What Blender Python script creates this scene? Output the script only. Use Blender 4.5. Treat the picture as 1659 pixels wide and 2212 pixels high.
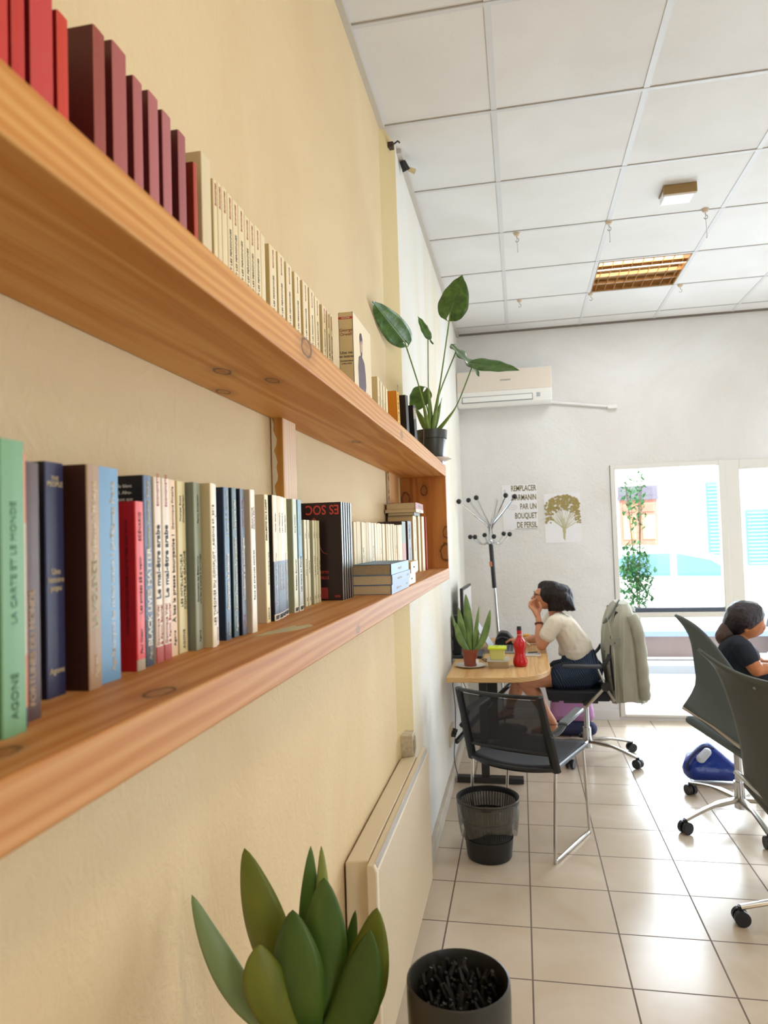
import bpy, bmesh, math, random
from mathutils import Vector, Matrix, Euler
sc = bpy.context.scene
for o in list(bpy.data.objects): bpy.data.objects.remove(o)
R = math.radians
rnd = random.Random(7)
PI = math.pi

# ---------------------------------------------------------------- camera
CAM_Z = 1.5606
F_PX, YAW, PITCH, ROLL = 1507.7, .1917, .0375, -.0311
fw = Vector((-math.sin(YAW)*math.cos(PITCH), math.cos(YAW)*math.cos(PITCH), math.sin(PITCH)))
rt = Vector((math.cos(YAW), math.sin(YAW), 0)); up = rt.cross(fw)
rt, up = math.cos(ROLL)*rt + math.sin(ROLL)*up, math.cos(ROLL)*up - math.sin(ROLL)*rt
cam = bpy.data.cameras.new('camera'); camo = bpy.data.objects.new('camera', cam)
sc.collection.objects.link(camo); sc.camera = camo
M = Matrix.Identity(4)
for i in range(3): M[i][0], M[i][1], M[i][2] = rt[i], up[i], -fw[i]
M[2][3] = CAM_Z
camo.matrix_world = M
cam.sensor_fit = 'HORIZONTAL'; cam.sensor_width = 36; cam.lens = F_PX/1659*36
cam.clip_start = .05; cam.clip_end = 200
cam.dof.use_dof = True; cam.dof.focus_distance = 1.9; cam.dof.aperture_fstop = 8.0

# ---------------------------------------------------------------- view, world, sun, big lights
sc.view_settings.view_transform = 'Standard'; sc.view_settings.look = 'None'
sc.view_settings.exposure = 0.05; sc.view_settings.gamma = 1
sc.view_settings.use_curve_mapping = False
w = bpy.data.worlds.new('sky'); sc.world = w; w.use_nodes = True
w.node_tree.nodes['Background'].inputs[0].default_value = (.80, .90, 1, 1)
w.node_tree.nodes['Background'].inputs[1].default_value = 4.5
def light(name, kind, loc, direction, energy, color, **kw):
    l = bpy.data.lights.new(name, kind); l.energy = energy; l.color = color
    for k, v in kw.items(): setattr(l, k, v)
    o = bpy.data.objects.new(name, l); sc.collection.objects.link(o); o.location = loc
    o.rotation_euler = Vector(direction).to_track_quat('-Z', 'Y').to_euler(); return o
light('sun', 'SUN', (3, 4, 12), (-.30, .50, -.80), 20.0, (1, .96, .9), angle=R(1.5))
# daylight entering by the shop window and the glazed door, just inside the panes
light('daylight_window', 'AREA', (1.2, 5.98, 1.2), (.0, -1, .05), 45, (.72, .86, 1), shape='RECTANGLE', size=.8, size_y=2.0)
light('daylight_door', 'AREA', (3.0, 5.98, 1.1), (-.2, -1, .15), 74, (.72, .86, 1), shape='RECTANGLE', size=2.0, size_y=1.9)
light('fill_right', 'AREA', (4.85, 3.6, .95), (-1, .15, .12), 42, (.80, .90, 1), shape='RECTANGLE', size=3.0, size_y=1.5)  # added fill at the windowless right wall, lifts far wall and shelf underside
light('fill_rear', 'AREA', (3.6, -2.3, 1.8), (-.0, 1, .08), 60, (.72, .85, 1), shape='RECTANGLE', size=2.0, size_y=2.2)  # added fill behind the camera, brightens and cools the far wall
# warm ceiling lamps over the near part, the cooler louvred lamp over the desk
light('warm_ceiling_lamp', 'AREA', (1.3, .3, 3.29), (-.15, .1, -1), 23, (1, .76, .46), shape='RECTANGLE', size=.55, size_y=.55)
light('louvre_lamp', 'AREA', (.86, 4.98, 3.31), (0, 0, -1), 11, (.92, .96, 1), shape='RECTANGLE', size=.5, size_y=.5)
light('ceiling_fill', 'AREA', (2.66, 3.2, 3.29), (0, 0, -1), 20, (.92, .96, 1), shape='RECTANGLE', size=.5, size_y=.5)  # added lamp out of view, raises the light at the far end

# ---------------------------------------------------------------- helpers
def srgb(c):
    f = lambda v: v/12.92 if v <= .04045 else ((v+.055)/1.055)**2.4
    return tuple(f(x/255) for x in c) + (1,)
MATS = {}
def mat(name, col, rough=.6, metal=0., bump=0., bscale=40., noise=0., nscale=6., spec=.5, sheen=0., trans=0., alpha=1., emit=0.):
    if name in MATS: return MATS[name]
    m = bpy.data.materials.new(name); m.use_nodes = True; nt = m.node_tree; N = nt.nodes; L = nt.links
    b = N['Principled BSDF']; c = srgb(col)
    b.inputs['Base Color'].default_value = c; b.inputs['Roughness'].default_value = rough
    b.inputs['Metallic'].default_value = metal; b.inputs['Specular IOR Level'].default_value = spec
    b.inputs['Sheen Weight'].default_value = sheen; b.inputs['Transmission Weight'].default_value = trans
    b.inputs['Alpha'].default_value = alpha
    if emit: b.inputs['Emission Color'].default_value = c; b.inputs['Emission Strength'].default_value = emit
    tc = N.new('ShaderNodeTexCoord')
    if noise:
        n = N.new('ShaderNodeTexNoise'); n.inputs['Scale'].default_value = nscale; n.inputs['Detail'].default_value = 5
        L.new(tc.outputs['Object'], n.inputs['Vector'])
        mx = N.new('ShaderNodeMix'); mx.data_type = 'RGBA'; mx.blend_type = 'MULTIPLY'; mx.inputs[0].default_value = noise
        mx.inputs[6].default_value = c
        rp = N.new('ShaderNodeValToRGB'); rp.color_ramp.elements[0].position = .35; rp.color_ramp.elements[1].position = .65
        rp.color_ramp.elements[0].color = (.35, .35, .35, 1)
        L.new(n.outputs['Fac'], rp.inputs[0]); L.new(rp.outputs[0], mx.inputs[7]); L.new(mx.outputs[2], b.inputs['Base Color'])
    if bump:
        n = N.new('ShaderNodeTexNoise'); n.inputs['Scale'].default_value = bscale; n.inputs['Detail'].default_value = 4
        L.new(tc.outputs['Object'], n.inputs['Vector'])
        bp = N.new('ShaderNodeBump'); bp.inputs['Strength'].default_value = bump; bp.inputs['Distance'].default_value = .01
        L.new(n.outputs['Fac'], bp.inputs['Height']); L.new(bp.outputs[0], b.inputs['Normal'])
    MATS[name] = m; return m
class G:
    """small node-graph writer"""
    def __init__(s, name, rough=.6, spec=.5):
        s.m = bpy.data.materials.new(name); s.m.use_nodes = True; s.nt = s.m.node_tree; s.b = s.nt.nodes['Principled BSDF']
        s.b.inputs['Roughness'].default_value = rough; s.b.inputs['Specular IOR Level'].default_value = spec
        s.tc = s.nt.nodes.new('ShaderNodeTexCoord'); MATS[name] = s.m
    def put(s, sock, v):
        if isinstance(v, bpy.types.NodeSocket): s.nt.links.new(v, sock)
        elif v is not None: sock.default_value = v
    def math(s, op, a, b=None, c=None, clamp=False):
        n = s.nt.nodes.new('ShaderNodeMath'); n.operation = op; n.use_clamp = clamp
        s.put(n.inputs[0], a); s.put(n.inputs[1], b); s.put(n.inputs[2], c); return n.outputs[0]
    def mapping(s, v, scale=(1, 1, 1), loc=(0, 0, 0), rot=(0, 0, 0)):
        n = s.nt.nodes.new('ShaderNodeMapping'); s.put(n.inputs['Vector'], v); n.inputs['Scale'].default_value = scale
        n.inputs['Location'].default_value = loc; n.inputs['Rotation'].default_value = rot; return n.outputs[0]
    def noise(s, v, scale, detail=4, dist=0, rough=.5):
        n = s.nt.nodes.new('ShaderNodeTexNoise'); s.put(n.inputs['Vector'], v); n.inputs['Scale'].default_value = scale
        n.inputs['Detail'].default_value = detail; n.inputs['Distortion'].default_value = dist; n.inputs['Roughness'].default_value = rough
        return n.outputs['Fac']
    def ramp(s, f, stops):
        n = s.nt.nodes.new('ShaderNodeValToRGB'); s.put(n.inputs[0], f); e = n.color_ramp.elements
        while len(e) < len(stops): e.new(.5)
        for el, (p, c) in zip(e, stops): el.position = p; el.color = c if len(c) == 4 else srgb(c)
        return n.outputs[0]
    def mix(s, f, a, b, mode='MIX'):
        n = s.nt.nodes.new('ShaderNodeMix'); n.data_type = 'RGBA'; n.blend_type = mode
        s.put(n.inputs[0], f); s.put(n.inputs[6], a); s.put(n.inputs[7], b); return n.outputs[2]
    def sep(s, v):
        n = s.nt.nodes.new('ShaderNodeSeparateXYZ'); s.put(n.inputs[0], v); return n.outputs
    def bump(s, h, strength, dist=.01):
        n = s.nt.nodes.new('ShaderNodeBump'); n.inputs['Strength'].default_value = strength; n.inputs['Distance'].default_value = dist
        s.put(n.inputs['Height'], h); s.put(s.b.inputs['Normal'], n.outputs[0])
    def color(s, c): s.put(s.b.inputs['Base Color'], c); return s.m
def V(*a): return Vector(a)
def at(px, py, y):
    """the point at depth y seen at that place of the photograph"""
    v = fw + rt*((px-829.5)/F_PX) - up*((py-1106)/F_PX)
    return Vector((v.x*y/v.y, y, CAM_Z + v.z*y/v.y))
def newbm(): return bmesh.new()
def setmi(bm, n0, mi):
    bm.faces.ensure_lookup_table()
    for f in bm.faces[n0:]: f.material_index = mi
def box(bm, x0, x1, y0, y1, z0, z1, mi=0, rot=None, piv=None):
    n0 = len(bm.faces)
    r = bmesh.ops.create_cube(bm, size=1)
    for v in r['verts']:
        v.co = Vector(((x0+x1)/2+v.co.x*(x1-x0), (y0+y1)/2+v.co.y*(y1-y0), (z0+z1)/2+v.co.z*(z1-z0)))
        if rot is not None:
            p = Vector(piv) if piv else Vector(((x0+x1)/2, (y0+y1)/2, (z0+z1)/2)); v.co = p + rot @ (v.co-p)
    setmi(bm, n0, mi); return bm
def frame_of(d):
    d = d.normalized(); a = Vector((0, 0, 1)) if abs(d.z) < .9 else Vector((1, 0, 0))
    u = d.cross(a).normalized(); return u, d.cross(u)
def tube(bm, pts, r, seg=10, mi=0, cap=True, flat=1.0, upv=None):
    pts = [Vector(p) for p in pts]; n = len(pts); rr = r if isinstance(r, (list, tuple)) else [r]*n
    n0 = len(bm.faces); rings = []; pu = None
    for i, p in enumerate(pts):
        d = (pts[min(i+1, n-1)]-pts[max(i-1, 0)])
        if d.length < 1e-9: d = Vector((0, 0, 1))
        if upv is not None:
            d.normalize(); u = d.cross(Vector(upv)).normalized(); v = d.cross(u)
        elif pu is None: u, v = frame_of(d)
        else:
            d.normalize(); u = (pu - d*pu.dot(d)).normalized(); v = d.cross(u)
        pu = u
        rings.append([bm.verts.new(p + (u*math.cos(2*PI*k/seg) + v*math.sin(2*PI*k/seg)*flat)*rr[i]) for k in range(seg)])
    for a, b in zip(rings, rings[1:]):
        for k in range(seg): bm.faces.new((a[k], a[(k+1) % seg], b[(k+1) % seg], b[k]))
    if cap:
        bm.faces.new(rings[0][::-1]); bm.faces.new(rings[-1])
    setmi(bm, n0, mi); return bm
def arc(pts, sub=6):
    """Catmull-Rom through the points"""
    P_ = [Vector(p) for p in pts]; out = []
    for i in range(len(P_)-1):
        p0 = P_[max(i-1, 0)]; p1 = P_[i]; p2 = P_[i+1]; p3 = P_[min(i+2, len(P_)-1)]
        for k in range(sub):
            t = k/sub; out.append(.5*((2*p1) + (p2-p0)*t + (2*p0-5*p1+4*p2-p3)*t*t + (3*p1-p0-3*p2+p3)*t**3))
    out.append(P_[-1]); return out
def lathe(bm, prof, c=(0, 0, 0), seg=32, mi=0, sx=1., sy=1.):
    n0 = len(bm.faces); rings = []; c = Vector(c)
    for r, z in prof:
        if r < 1e-6: rings.append([bm.verts.new(c+Vector((0, 0, z)))])
        else: rings.append([bm.verts.new(c+Vector((r*sx*math.cos(2*PI*k/seg), r*sy*math.sin(2*PI*k/seg), z))) for k in range(seg)])
    for a, b in zip(rings, rings[1:]):
        if len(a) == 1 and len(b) == 1: continue
        for k in range(seg):
            k2 = (k+1) % seg
            if len(a) == 1: bm.faces.new((a[0], b[k2], b[k]))
            elif len(b) == 1: bm.faces.new((a[k], a[k2], b[0]))
            else: bm.faces.new((a[k], a[k2], b[k2], b[k]))
    setmi(bm, n0, mi); return bm
def prism(bm, poly, axis, a, b, mi=0):
    """polygon (2D) pulled along an axis from a to b"""
    n0 = len(bm.faces)
    def mk(p, t): return {'x': (t, p[0], p[1]), 'y': (p[0], t, p[1]), 'z': (p[0], p[1], t)}[axis]
    A = [bm.verts.new(mk(p, a)) for p in poly]; B = [bm.verts.new(mk(p, b)) for p in poly]; n = len(poly)
    bm.faces.new(A); bm.faces.new(B[::-1])
    for k in range(n): bm.faces.new((A[k], B[k], B[(k+1) % n], A[(k+1) % n]))
    setmi(bm, n0, mi); return bm
def ball(bm, c, r, mi=0, sub=2, rot=None):
    n0 = len(bm.faces); r = r if isinstance(r, (tuple, list)) else (r, r, r)
    g = bmesh.ops.create_icosphere(bm, subdivisions=sub, radius=1)
    for v in g['verts']:
        p = Vector((v.co.x*r[0], v.co.y*r[1], v.co.z*r[2])); v.co = Vector(c) + (rot @ p if rot is not None else p)
    setmi(bm, n0, mi); return bm
def grid(bm, fn, nu, nv, mi=0, closeu=False):
    n0 = len(bm.faces)
    vs = [[bm.verts.new(fn(i/nu, j/nv)) for j in range(nv+1)] for i in range(nu + (0 if closeu else 1))]
    for i in range(nu):
        for j in range(nv):
            a, b = vs[i], vs[(i+1) % len(vs)]
            bm.faces.new((a[j], b[j], b[j+1], a[j+1]))
    setmi(bm, n0, mi); return bm
def origin_of(o):
    while o.parent: o = o.parent
    return o.location
def obj(name, bm, m, parent=None, local=False, smooth=True, bevel=0, solid=0, sub=0, remesh=0, smo=0, autos=40):
    ms = m if isinstance(m, (list, tuple)) else [m]
    bmesh.ops.recalc_face_normals(bm, faces=bm.faces)
    loc = None
    if parent is not None and not local: bmesh.ops.translate(bm, verts=bm.verts, vec=-origin_of(parent))
    elif parent is None and not local:
        xs = [v.co for v in bm.verts]
        loc = Vector(((min(v.x for v in xs)+max(v.x for v in xs))/2, (min(v.y for v in xs)+max(v.y for v in xs))/2, min(v.z for v in xs)))
        bmesh.ops.translate(bm, verts=bm.verts, vec=-loc)
    me = bpy.data.meshes.new(name); bm.to_mesh(me); bm.free()
    for x in ms: me.materials.append(x)
    o = bpy.data.objects.new(name, me); sc.collection.objects.link(o)
    if loc is not None: o.location = loc
    if parent is not None: o.parent = parent
    if bevel:
        b = o.modifiers.new('bevel', 'BEVEL'); b.width = bevel; b.segments = 2; b.limit_method = 'ANGLE'; b.angle_limit = R(35)
    if solid:
        b = o.modifiers.new('solid', 'SOLIDIFY'); b.thickness = solid; b.offset = 0
    if remesh:
        b = o.modifiers.new('remesh', 'REMESH'); b.mode = 'VOXEL'; b.voxel_size = remesh; b.use_smooth_shade = True
        if smo: b = o.modifiers.new('smooth', 'SMOOTH'); b.iterations = smo; b.factor = .6
    if sub:
        b = o.modifiers.new('sub', 'SUBSURF'); b.levels = sub; b.render_levels = sub
    if smooth and not remesh: me.shade_smooth(); me.set_sharp_from_angle(angle=R(autos))
    return o
def thing(name, label, cat, loc=(0, 0, 0), rotz=0, group=None):
    o = bpy.data.objects.new(name, None); sc.collection.objects.link(o); o.location = loc; o.rotation_euler = (0, 0, rotz)
    o.empty_display_size = .05; return tag(o, label, cat, group)
def tag(o, label, cat, group=None):
    o['label'] = label; o['category'] = cat
    if group: o['group'] = group
    return o
def struct(o): o['kind'] = 'structure'; return o
def words(parent, s, pos, ex, ey, size, m, name='lettering', squeeze=1., bold=0., align='CENTER', ext=.00015, local=False, space=1.):
    cu = bpy.data.curves.new('t', 'FONT'); cu.body = s; cu.size = size; cu.align_x = align; cu.align_y = 'CENTER'
    cu.extrude = ext; cu.offset = bold; cu.resolution_u = 3; cu.space_line = space
    t = bpy.data.objects.new('t', cu); me = bpy.data.meshes.new_from_object(t)
    bpy.data.objects.remove(t); bpy.data.curves.remove(cu)
    bm = newbm(); bm.from_mesh(me); bpy.data.meshes.remove(me)
    ex = Vector(ex); ey = Vector(ey); n = ex.cross(ey); pos = Vector(pos)
    for v in bm.verts: v.co = pos + ex*v.co.x*squeeze + ey*v.co.y + n*v.co.z
    return obj(name, bm, m, parent, smooth=False, local=local)
def hull(bm, balls, mi=0):
    """tapered solid around two or more (centre, radius) balls"""
    t = newbm()
    for c, r in balls:
        ball(t, c, r, sub=2)
    g = bmesh.ops.convex_hull(t, input=t.verts)
    bmesh.ops.delete(t, geom=[v for v in t.verts if not v.link_faces], context='VERTS')
    me = bpy.data.meshes.new('h'); t.to_mesh(me); t.free(); n0 = len(bm.faces); bm.from_mesh(me); bpy.data.meshes.remove(me); setmi(bm, n0, mi)
    return bm
def chain(bm, pr):
    for a, b in zip(pr, pr[1:]): hull(bm, [a, b])
    return bm

# ---------------------------------------------------------------- materials of the room
def plaster(name, stops, scale=1.2, bump=.35, stretch=(1, 1, 1)):
    g = G(name, .75, .3); o = g.tc.outputs['Object']
    a = g.noise(g.mapping(o, stretch), scale, 6, .6, .6)
    c = g.ramp(a, stops)
    h = g.math('ADD', g.math('MULTIPLY', g.noise(o, 26, 6, 1.2), 1.0), g.math('MULTIPLY', g.noise(o, 110, 3), .35))
    g.bump(h, bump, .008); return g.color(c)
M_CREAM = plaster('cream_plaster', [(.3, (216, 190, 148)), (.7, (224, 202, 162))], 1.5)
M_JOG = plaster('patched_white_plaster', [(.33, (224, 212, 186)), (.5, (228, 223, 212)), (.67, (230, 229, 226))], 1.1, .3, (1, 1.3, .5))
M_JOGFACE = plaster('yellow_plaster', [(.3, (214, 190, 138)), (.7, (218, 196, 148))], 1.5, .2)
M_FAR = plaster('white_rough_plaster', [(.35, (220, 215, 209)), (.55, (228, 226, 223)), (.75, (232, 231, 230))], .9, .55)
M_PLAIN = plaster('pale_plaster', [(.3, (214, 204, 186)), (.7, (222, 214, 200))], 1, .2)
M_TRIMW = mat('white_paint', (228, 226, 222), .4)
def floor_mat():
    g = G('beige_floor_tiles', .2, .5); x, y, z = g.sep(g.tc.outputs['Object'])
    T = .3331; u = g.math('DIVIDE', g.math('SUBTRACT', x, -.0159), T); v = g.math('DIVIDE', g.math('SUBTRACT', y, 4.5452), T)
    fu = g.math('ABSOLUTE', g.math('SUBTRACT', g.math('FRACT', g.math('ADD', u, 50.5)), .5))
    fv = g.math('ABSOLUTE', g.math('SUBTRACT', g.math('FRACT', g.math('ADD', v, 50.5)), .5))
    d = g.math('MINIMUM', fu, fv); k = g.math('SMOOTHSTEP' if False else 'GREATER_THAN', d, .0095)
    n = g.nt.nodes.new('ShaderNodeCombineXYZ'); g.put(n.inputs[0], g.math('FLOOR', g.math('ADD', u, 50))); g.put(n.inputs[1], g.math('FLOOR', g.math('ADD', v, 50)))
    wn = g.nt.nodes.new('ShaderNodeTexWhiteNoise'); g.put(wn.inputs['Vector'], n.outputs[0])
    base = g.ramp(g.noise(g.tc.outputs['Object'], 3.5, 6, 1.), [(.3, (203, 184, 160)), (.7, (216, 200, 180))])
    base = g.mix(g.math('MULTIPLY', wn.outputs['Value'], .25), base, srgb((196, 182, 164)))
    c = g.mix(k, srgb((112, 94, 82)), base)
    g.put(g.b.inputs['Roughness'], g.math('SUBTRACT', .75, g.math('MULTIPLY', k, .53)))
    g.bump(g.math('ADD', k, g.math('MULTIPLY', g.noise(g.tc.outputs['Object'], 9, 2), .25)), .25, .002)
    return g.color(c)
M_FLOOR = floor_mat()
def wood(name, dark, mid, light_, knots=(), axis='y', rough=.55, scale=1., kcol=(70, 38, 18), org=(0, 0, 0)):
    g = G(name, rough, .35); o = g.tc.outputs['Object']
    st = {'y': (1, .07, 1), 'x': (.07, 1, 1), 'z': (1, 1, .07)}[axis]
    m = g.mapping(o, tuple(s*scale for s in st))
    warp = g.noise(m, 9, 3, .4)
    vm = g.nt.nodes.new('ShaderNodeVectorMath'); vm.operation = 'ADD'; g.put(vm.inputs[0], m)
    cc = g.nt.nodes.new('ShaderNodeCombineXYZ'); w_ = g.math('MULTIPLY', warp, .045); g.put(cc.inputs[0], w_); g.put(cc.inputs[1], w_); g.put(cc.inputs[2], w_)
    g.put(vm.inputs[1], cc.outputs[0]); m2 = vm.outputs[0]
    wv = g.nt.nodes.new('ShaderNodeTexWave'); wv.wave_type = 'RINGS'; wv.rings_direction = axis.upper()
    g.put(wv.inputs['Vector'], g.mapping(m2, (1, 1, 1), (.13, .02, .31))); wv.inputs['Scale'].default_value = 26; wv.inputs['Distortion'].default_value = 2.2
    wv.inputs['Detail'].default_value = 3; wv.inputs['Detail Scale'].default_value = 1.2
    fine = g.noise(g.mapping(o, tuple(s*scale for s in {'y': (1, .02, 1), 'x': (.02, 1, 1), 'z': (1, 1, .02)}[axis])), 260, 3)
    big = g.noise(m, 5, 3, .5)
    f = g.math('ADD', g.math('MULTIPLY', wv.outputs['Fac'], .22), g.math('ADD', g.math('MULTIPLY', fine, .3), g.math('MULTIPLY', big, .62)))
    c = g.ramp(f, [(.25, dark), (.5, mid), (.8, light_)])
    for (kx, ky, kz, kr) in knots:
        dn = g.nt.nodes.new('ShaderNodeVectorMath'); dn.operation = 'DISTANCE'
        sc_ = {'y': (1, .55, 1), 'x': (.55, 1, 1), 'z': (1, 1, .6)}[axis]
        g.put(dn.inputs[0], g.mapping(o, sc_)); dn.inputs[1].default_value = ((kx-org[0])*sc_[0], (ky-org[1])*sc_[1], (kz-org[2])*sc_[2])
        dd = g.math('ADD', g.math('DIVIDE', dn.outputs['Value'], kr), g.math('MULTIPLY', g.math('SUBTRACT', g.noise(o, 70, 2), .5), .5))
        ring = g.math('SUBTRACT', 1., g.math('MULTIPLY', g.math('ABSOLUTE', g.math('SUBTRACT', dd, .85)), 4.5), clamp=True)
        halo = g.math('SUBTRACT', 1., g.math('MULTIPLY', dd, .45), clamp=True)
        c = g.mix(g.math('MULTIPLY', halo, .55), c, srgb(tuple(int(v*.62) for v in mid)))
        c = g.mix(g.math('MULTIPLY', ring, .9), c, srgb(kcol))
    g.bump(f, .25, .002); return g.color(c)

# ---------------------------------------------------------------- room shell
WX, JX, FY, HZ = -.523, -.485, 6.08, 3.3174
bm = newbm(); box(bm, -1.0, 5.2, -2.6, 6.3, -.12, 0); struct(obj('floor', bm, M_FLOOR, local=True))
# ceiling: tiles with a recessed hole where the louvred fitting sits
CX0, CY0, CT = -.0415, 2.2767, .6
LF = (CX0+CT, CX0+2*CT, CY0+4*CT, CY0+5*CT)
gc = G('ceiling_tile', .85, .2)
cc_ = gc.ramp(gc.noise(gc.tc.outputs['Object'], 2.2, 5, .5), [(.3, (216, 212, 207)), (.7, (225, 222, 218))])
gc.bump(gc.noise(gc.tc.outputs['Object'], 160, 3), .12, .004); M_CEIL = gc.color(cc_)
bm = newbm()
X0, X1, Y0, Y1 = -1.0, 5.2, -2.6, 6.3
for a in ((X0, LF[0], Y0, Y1), (LF[1], X1, Y0, Y1), (LF[0], LF[1], Y0, LF[2]), (LF[0], LF[1], LF[3], Y1)): box(bm, *a, HZ, HZ+.12)
struct(obj('ceiling', bm, M_CEIL, local=True))
M_TBAR = mat('ceiling_rail', (206, 204, 202), .5)
M_TBARD = mat('ceiling_joint', (168, 160, 150), .7)
bm = newbm()
for i in range(-1, 9): box(bm, CX0+CT*i-.012, CX0+CT*i+.012, -2.45, FY, HZ-.003, HZ+.001)
struct(obj('trim_1', bm, M_TBAR, local=True))
bm = newbm()
for j in range(-7, 7):
    x = WX if j < 1.4 else JX
    box(bm, x, 4.95, CY0+CT*j-.012, CY0+CT*j-.007, HZ-.0035, HZ+.001); box(bm, x, 4.95, CY0+CT*j-.007, CY0+CT*j+.012, HZ-.0025, HZ+.001, 1)
struct(obj('trim_2', bm, [M_TBARD, M_TBAR], local=True))
bm = newbm(); box(bm, WX, WX+.022, -2.45, 2.86, HZ-.02, HZ); box(bm, JX, JX+.022, 3.06, FY, HZ-.02, HZ); box(bm, JX, 4.9, FY-.022, FY, HZ-.014, HZ, 1)
struct(obj('trim_3', bm, [mat('edge_rail', (196, 188, 176), .6), mat('edge_rail_dark', (120, 110, 98), .7)], local=True))
# left wall and the part that steps forward behind the end of the shelf
bm = newbm(); box(bm, -.75, WX, -2.6, 6.3, 0, HZ); struct(obj('wall_left', bm, M_CREAM, local=True))
bm = newbm()
SZ0, SZ1, SYE = 1.371, 1.878, 3.125
poly = [(WX-.02, 2.83), (WX, 2.83), (JX, 3.02), (JX, FY+.1), (WX-.02, FY+.1)]
def jog(z0, z1, poly):
    n0 = len(bm.faces); prism(bm, poly, 'z', z0, z1); bm.faces.ensure_lookup_table()
    for f in bm.faces[n0:]:
        f.normal_update()
        c = f.calc_center_median()
        if c.y < 3.0 and abs(f.normal.z) < .5: f.material_index = 1
jog(0, SZ0, poly); jog(SZ1, HZ, poly)
jog(SZ0, SZ1, [(WX-.02, SYE), (JX, SYE), (JX, FY+.1), (WX-.02, FY+.1)])
struct(obj('wall_left', bm, [M_JOG, M_JOGFACE], local=True, smooth=False))
# far wall with the shop window and the glazed door
WN = (.795, 1.60, .05, 2.075); DR = (1.755, 4.3, .03, 2.03)
bm = newbm(); FB = FY+.22
def wallpiece(x0, x1, z0, z1): box(bm, x0, x1, FY, FB, z0, z1)
wallpiece(-.75, WN[0]-.045, 0, HZ); wallpiece(WN[0]-.045, 5.2, WN[3]+.035, HZ)
wallpiece(WN[0]-.045, WN[1]+.05, 0, WN[2]-.02); wallpiece(DR[1]+.06, 5.2, 0, WN[3]+.035)
struct(obj('wall_far', bm, M_FAR, local=True))
bm = newbm(); box(bm, 4.95, 5.2, -2.6, FY, 0, HZ); struct(obj('wall_right', bm, M_PLAIN, local=True))
bm = newbm(); box(bm, -.75, 5.2, -2.6, -2.45, 0, HZ); struct(obj('wall_near', bm, M_PLAIN, local=True))
# window: frame, dark sill rail, lower pane
def glass_mat(name='window_glass'):
    m = bpy.data.materials.new(name); m.use_nodes = True; nt = m.node_tree; nt.nodes.remove(nt.nodes['Principled BSDF'])
    t = nt.nodes.new('ShaderNodeBsdfTransparent'); g = nt.nodes.new('ShaderNodeBsdfGlossy'); g.inputs['Roughness'].default_value = .02
    f = nt.nodes.new('ShaderNodeFresnel'); f.inputs['IOR'].default_value = 1.3; mx = nt.nodes.new('ShaderNodeMixShader')
    t.inputs[0].default_value = (.96, .98, .98, 1)
    nt.links.new(f.outputs[0], mx.inputs[0]); nt.links.new(t.outputs[0], mx.inputs[1]); nt.links.new(g.outputs[0], mx.inputs[2])
    nt.links.new(mx.outputs[0], nt.nodes['Material Output'].inputs[0]); MATS[name] = m; return m
M_GLASS = glass_mat()
M_FRAME = mat('cream_frame_paint', (222, 218, 210), .4)
M_SILL = mat('dark_sill', (74, 84, 100), .5)
wi = thing('window_1', 'cream framed shop window with a dark cross rail behind the denim jacket', 'window', (1.2, FY, 0)); struct(wi)
bm = newbm(); a, b, c, d = WN
for bx in ((a-.04, a, c-.02, d+.035), (b, b+.05, c-.02, d+.035), (a, b, d, d+.035), (a, b, c-.02, c), (a, b, .84, .885)):
    box(bm, bx[0], bx[1], FY-.015, FY+.07, bx[2], bx[3])
obj('frame', bm, M_FRAME, wi, bevel=.004)
bm = newbm(); box(bm, a+.005, b-.005, FY-.012, FY+.05, .886, .918); obj('rail', bm, M_SILL, wi, bevel=.003)
bm = newbm(); box(bm, a, b, FY+.03, FY+.036, .918, d); obj('pane', bm, M_GLASS, wi)
bm = newbm(); box(bm, a, b, FY+.03, FY+.036, c, .84); obj('pane', bm, M_GLASS, wi)
do = thing('door_1', 'white framed glazed shop door behind the woman in the black t-shirt', 'door', (2.2, FY, 0)); struct(do)
bm = newbm(); a, b, c, d = DR
for bx in ((a-.11, a, 0, WN[3]+.035), (b, b+.06, 0, WN[3]+.035), (a, b, d, WN[3]+.035), (a, b, 0, c), (2.72, 2.80, c, d)):
    box(bm, bx[0], bx[1], FY-.01, FY+.07, bx[2], bx[3])
obj('frame', bm, M_FRAME, do, bevel=.004)
bm = newbm(); box(bm, a, 2.72, FY+.03, FY+.036, c, d); obj('pane', bm, M_GLASS, do)
bm = newbm(); box(bm, 2.80, b, FY+.03, FY+.036, c, d); obj('pane', bm, M_GLASS, do)
bm = newbm(); tube(bm, [(2.69, FY-.05, .9), (2.69, FY-.05, 1.3)], .012, 8); tube(bm, [(2.69, FY, .93), (2.69, FY-.05, .93)], .008, 8); tube(bm, [(2.69, FY, 1.27), (2.69, FY-.05, 1.27)], .008, 8)
obj('handle', bm, mat('steel', (190, 192, 196), .25, 1), do)
# skirting
bm = newbm(); box(bm, JX, JX+.022, 3.03, FY, 0, .085); box(bm, WX, WX+.02, -2.45, 2.83, 0, .085)
struct(obj('baseboard_left', bm, mat('skirting', (214, 202, 184), .5, noise=.25, nscale=8), local=True, bevel=.003))
bm = newbm(); box(bm, JX+.022, WN[0]-.05, FY-.014, FY, 0, .085)
struct(obj('baseboard_far', bm, mat('skirting_white', (224, 222, 218), .5), local=True, bevel=.003))

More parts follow.
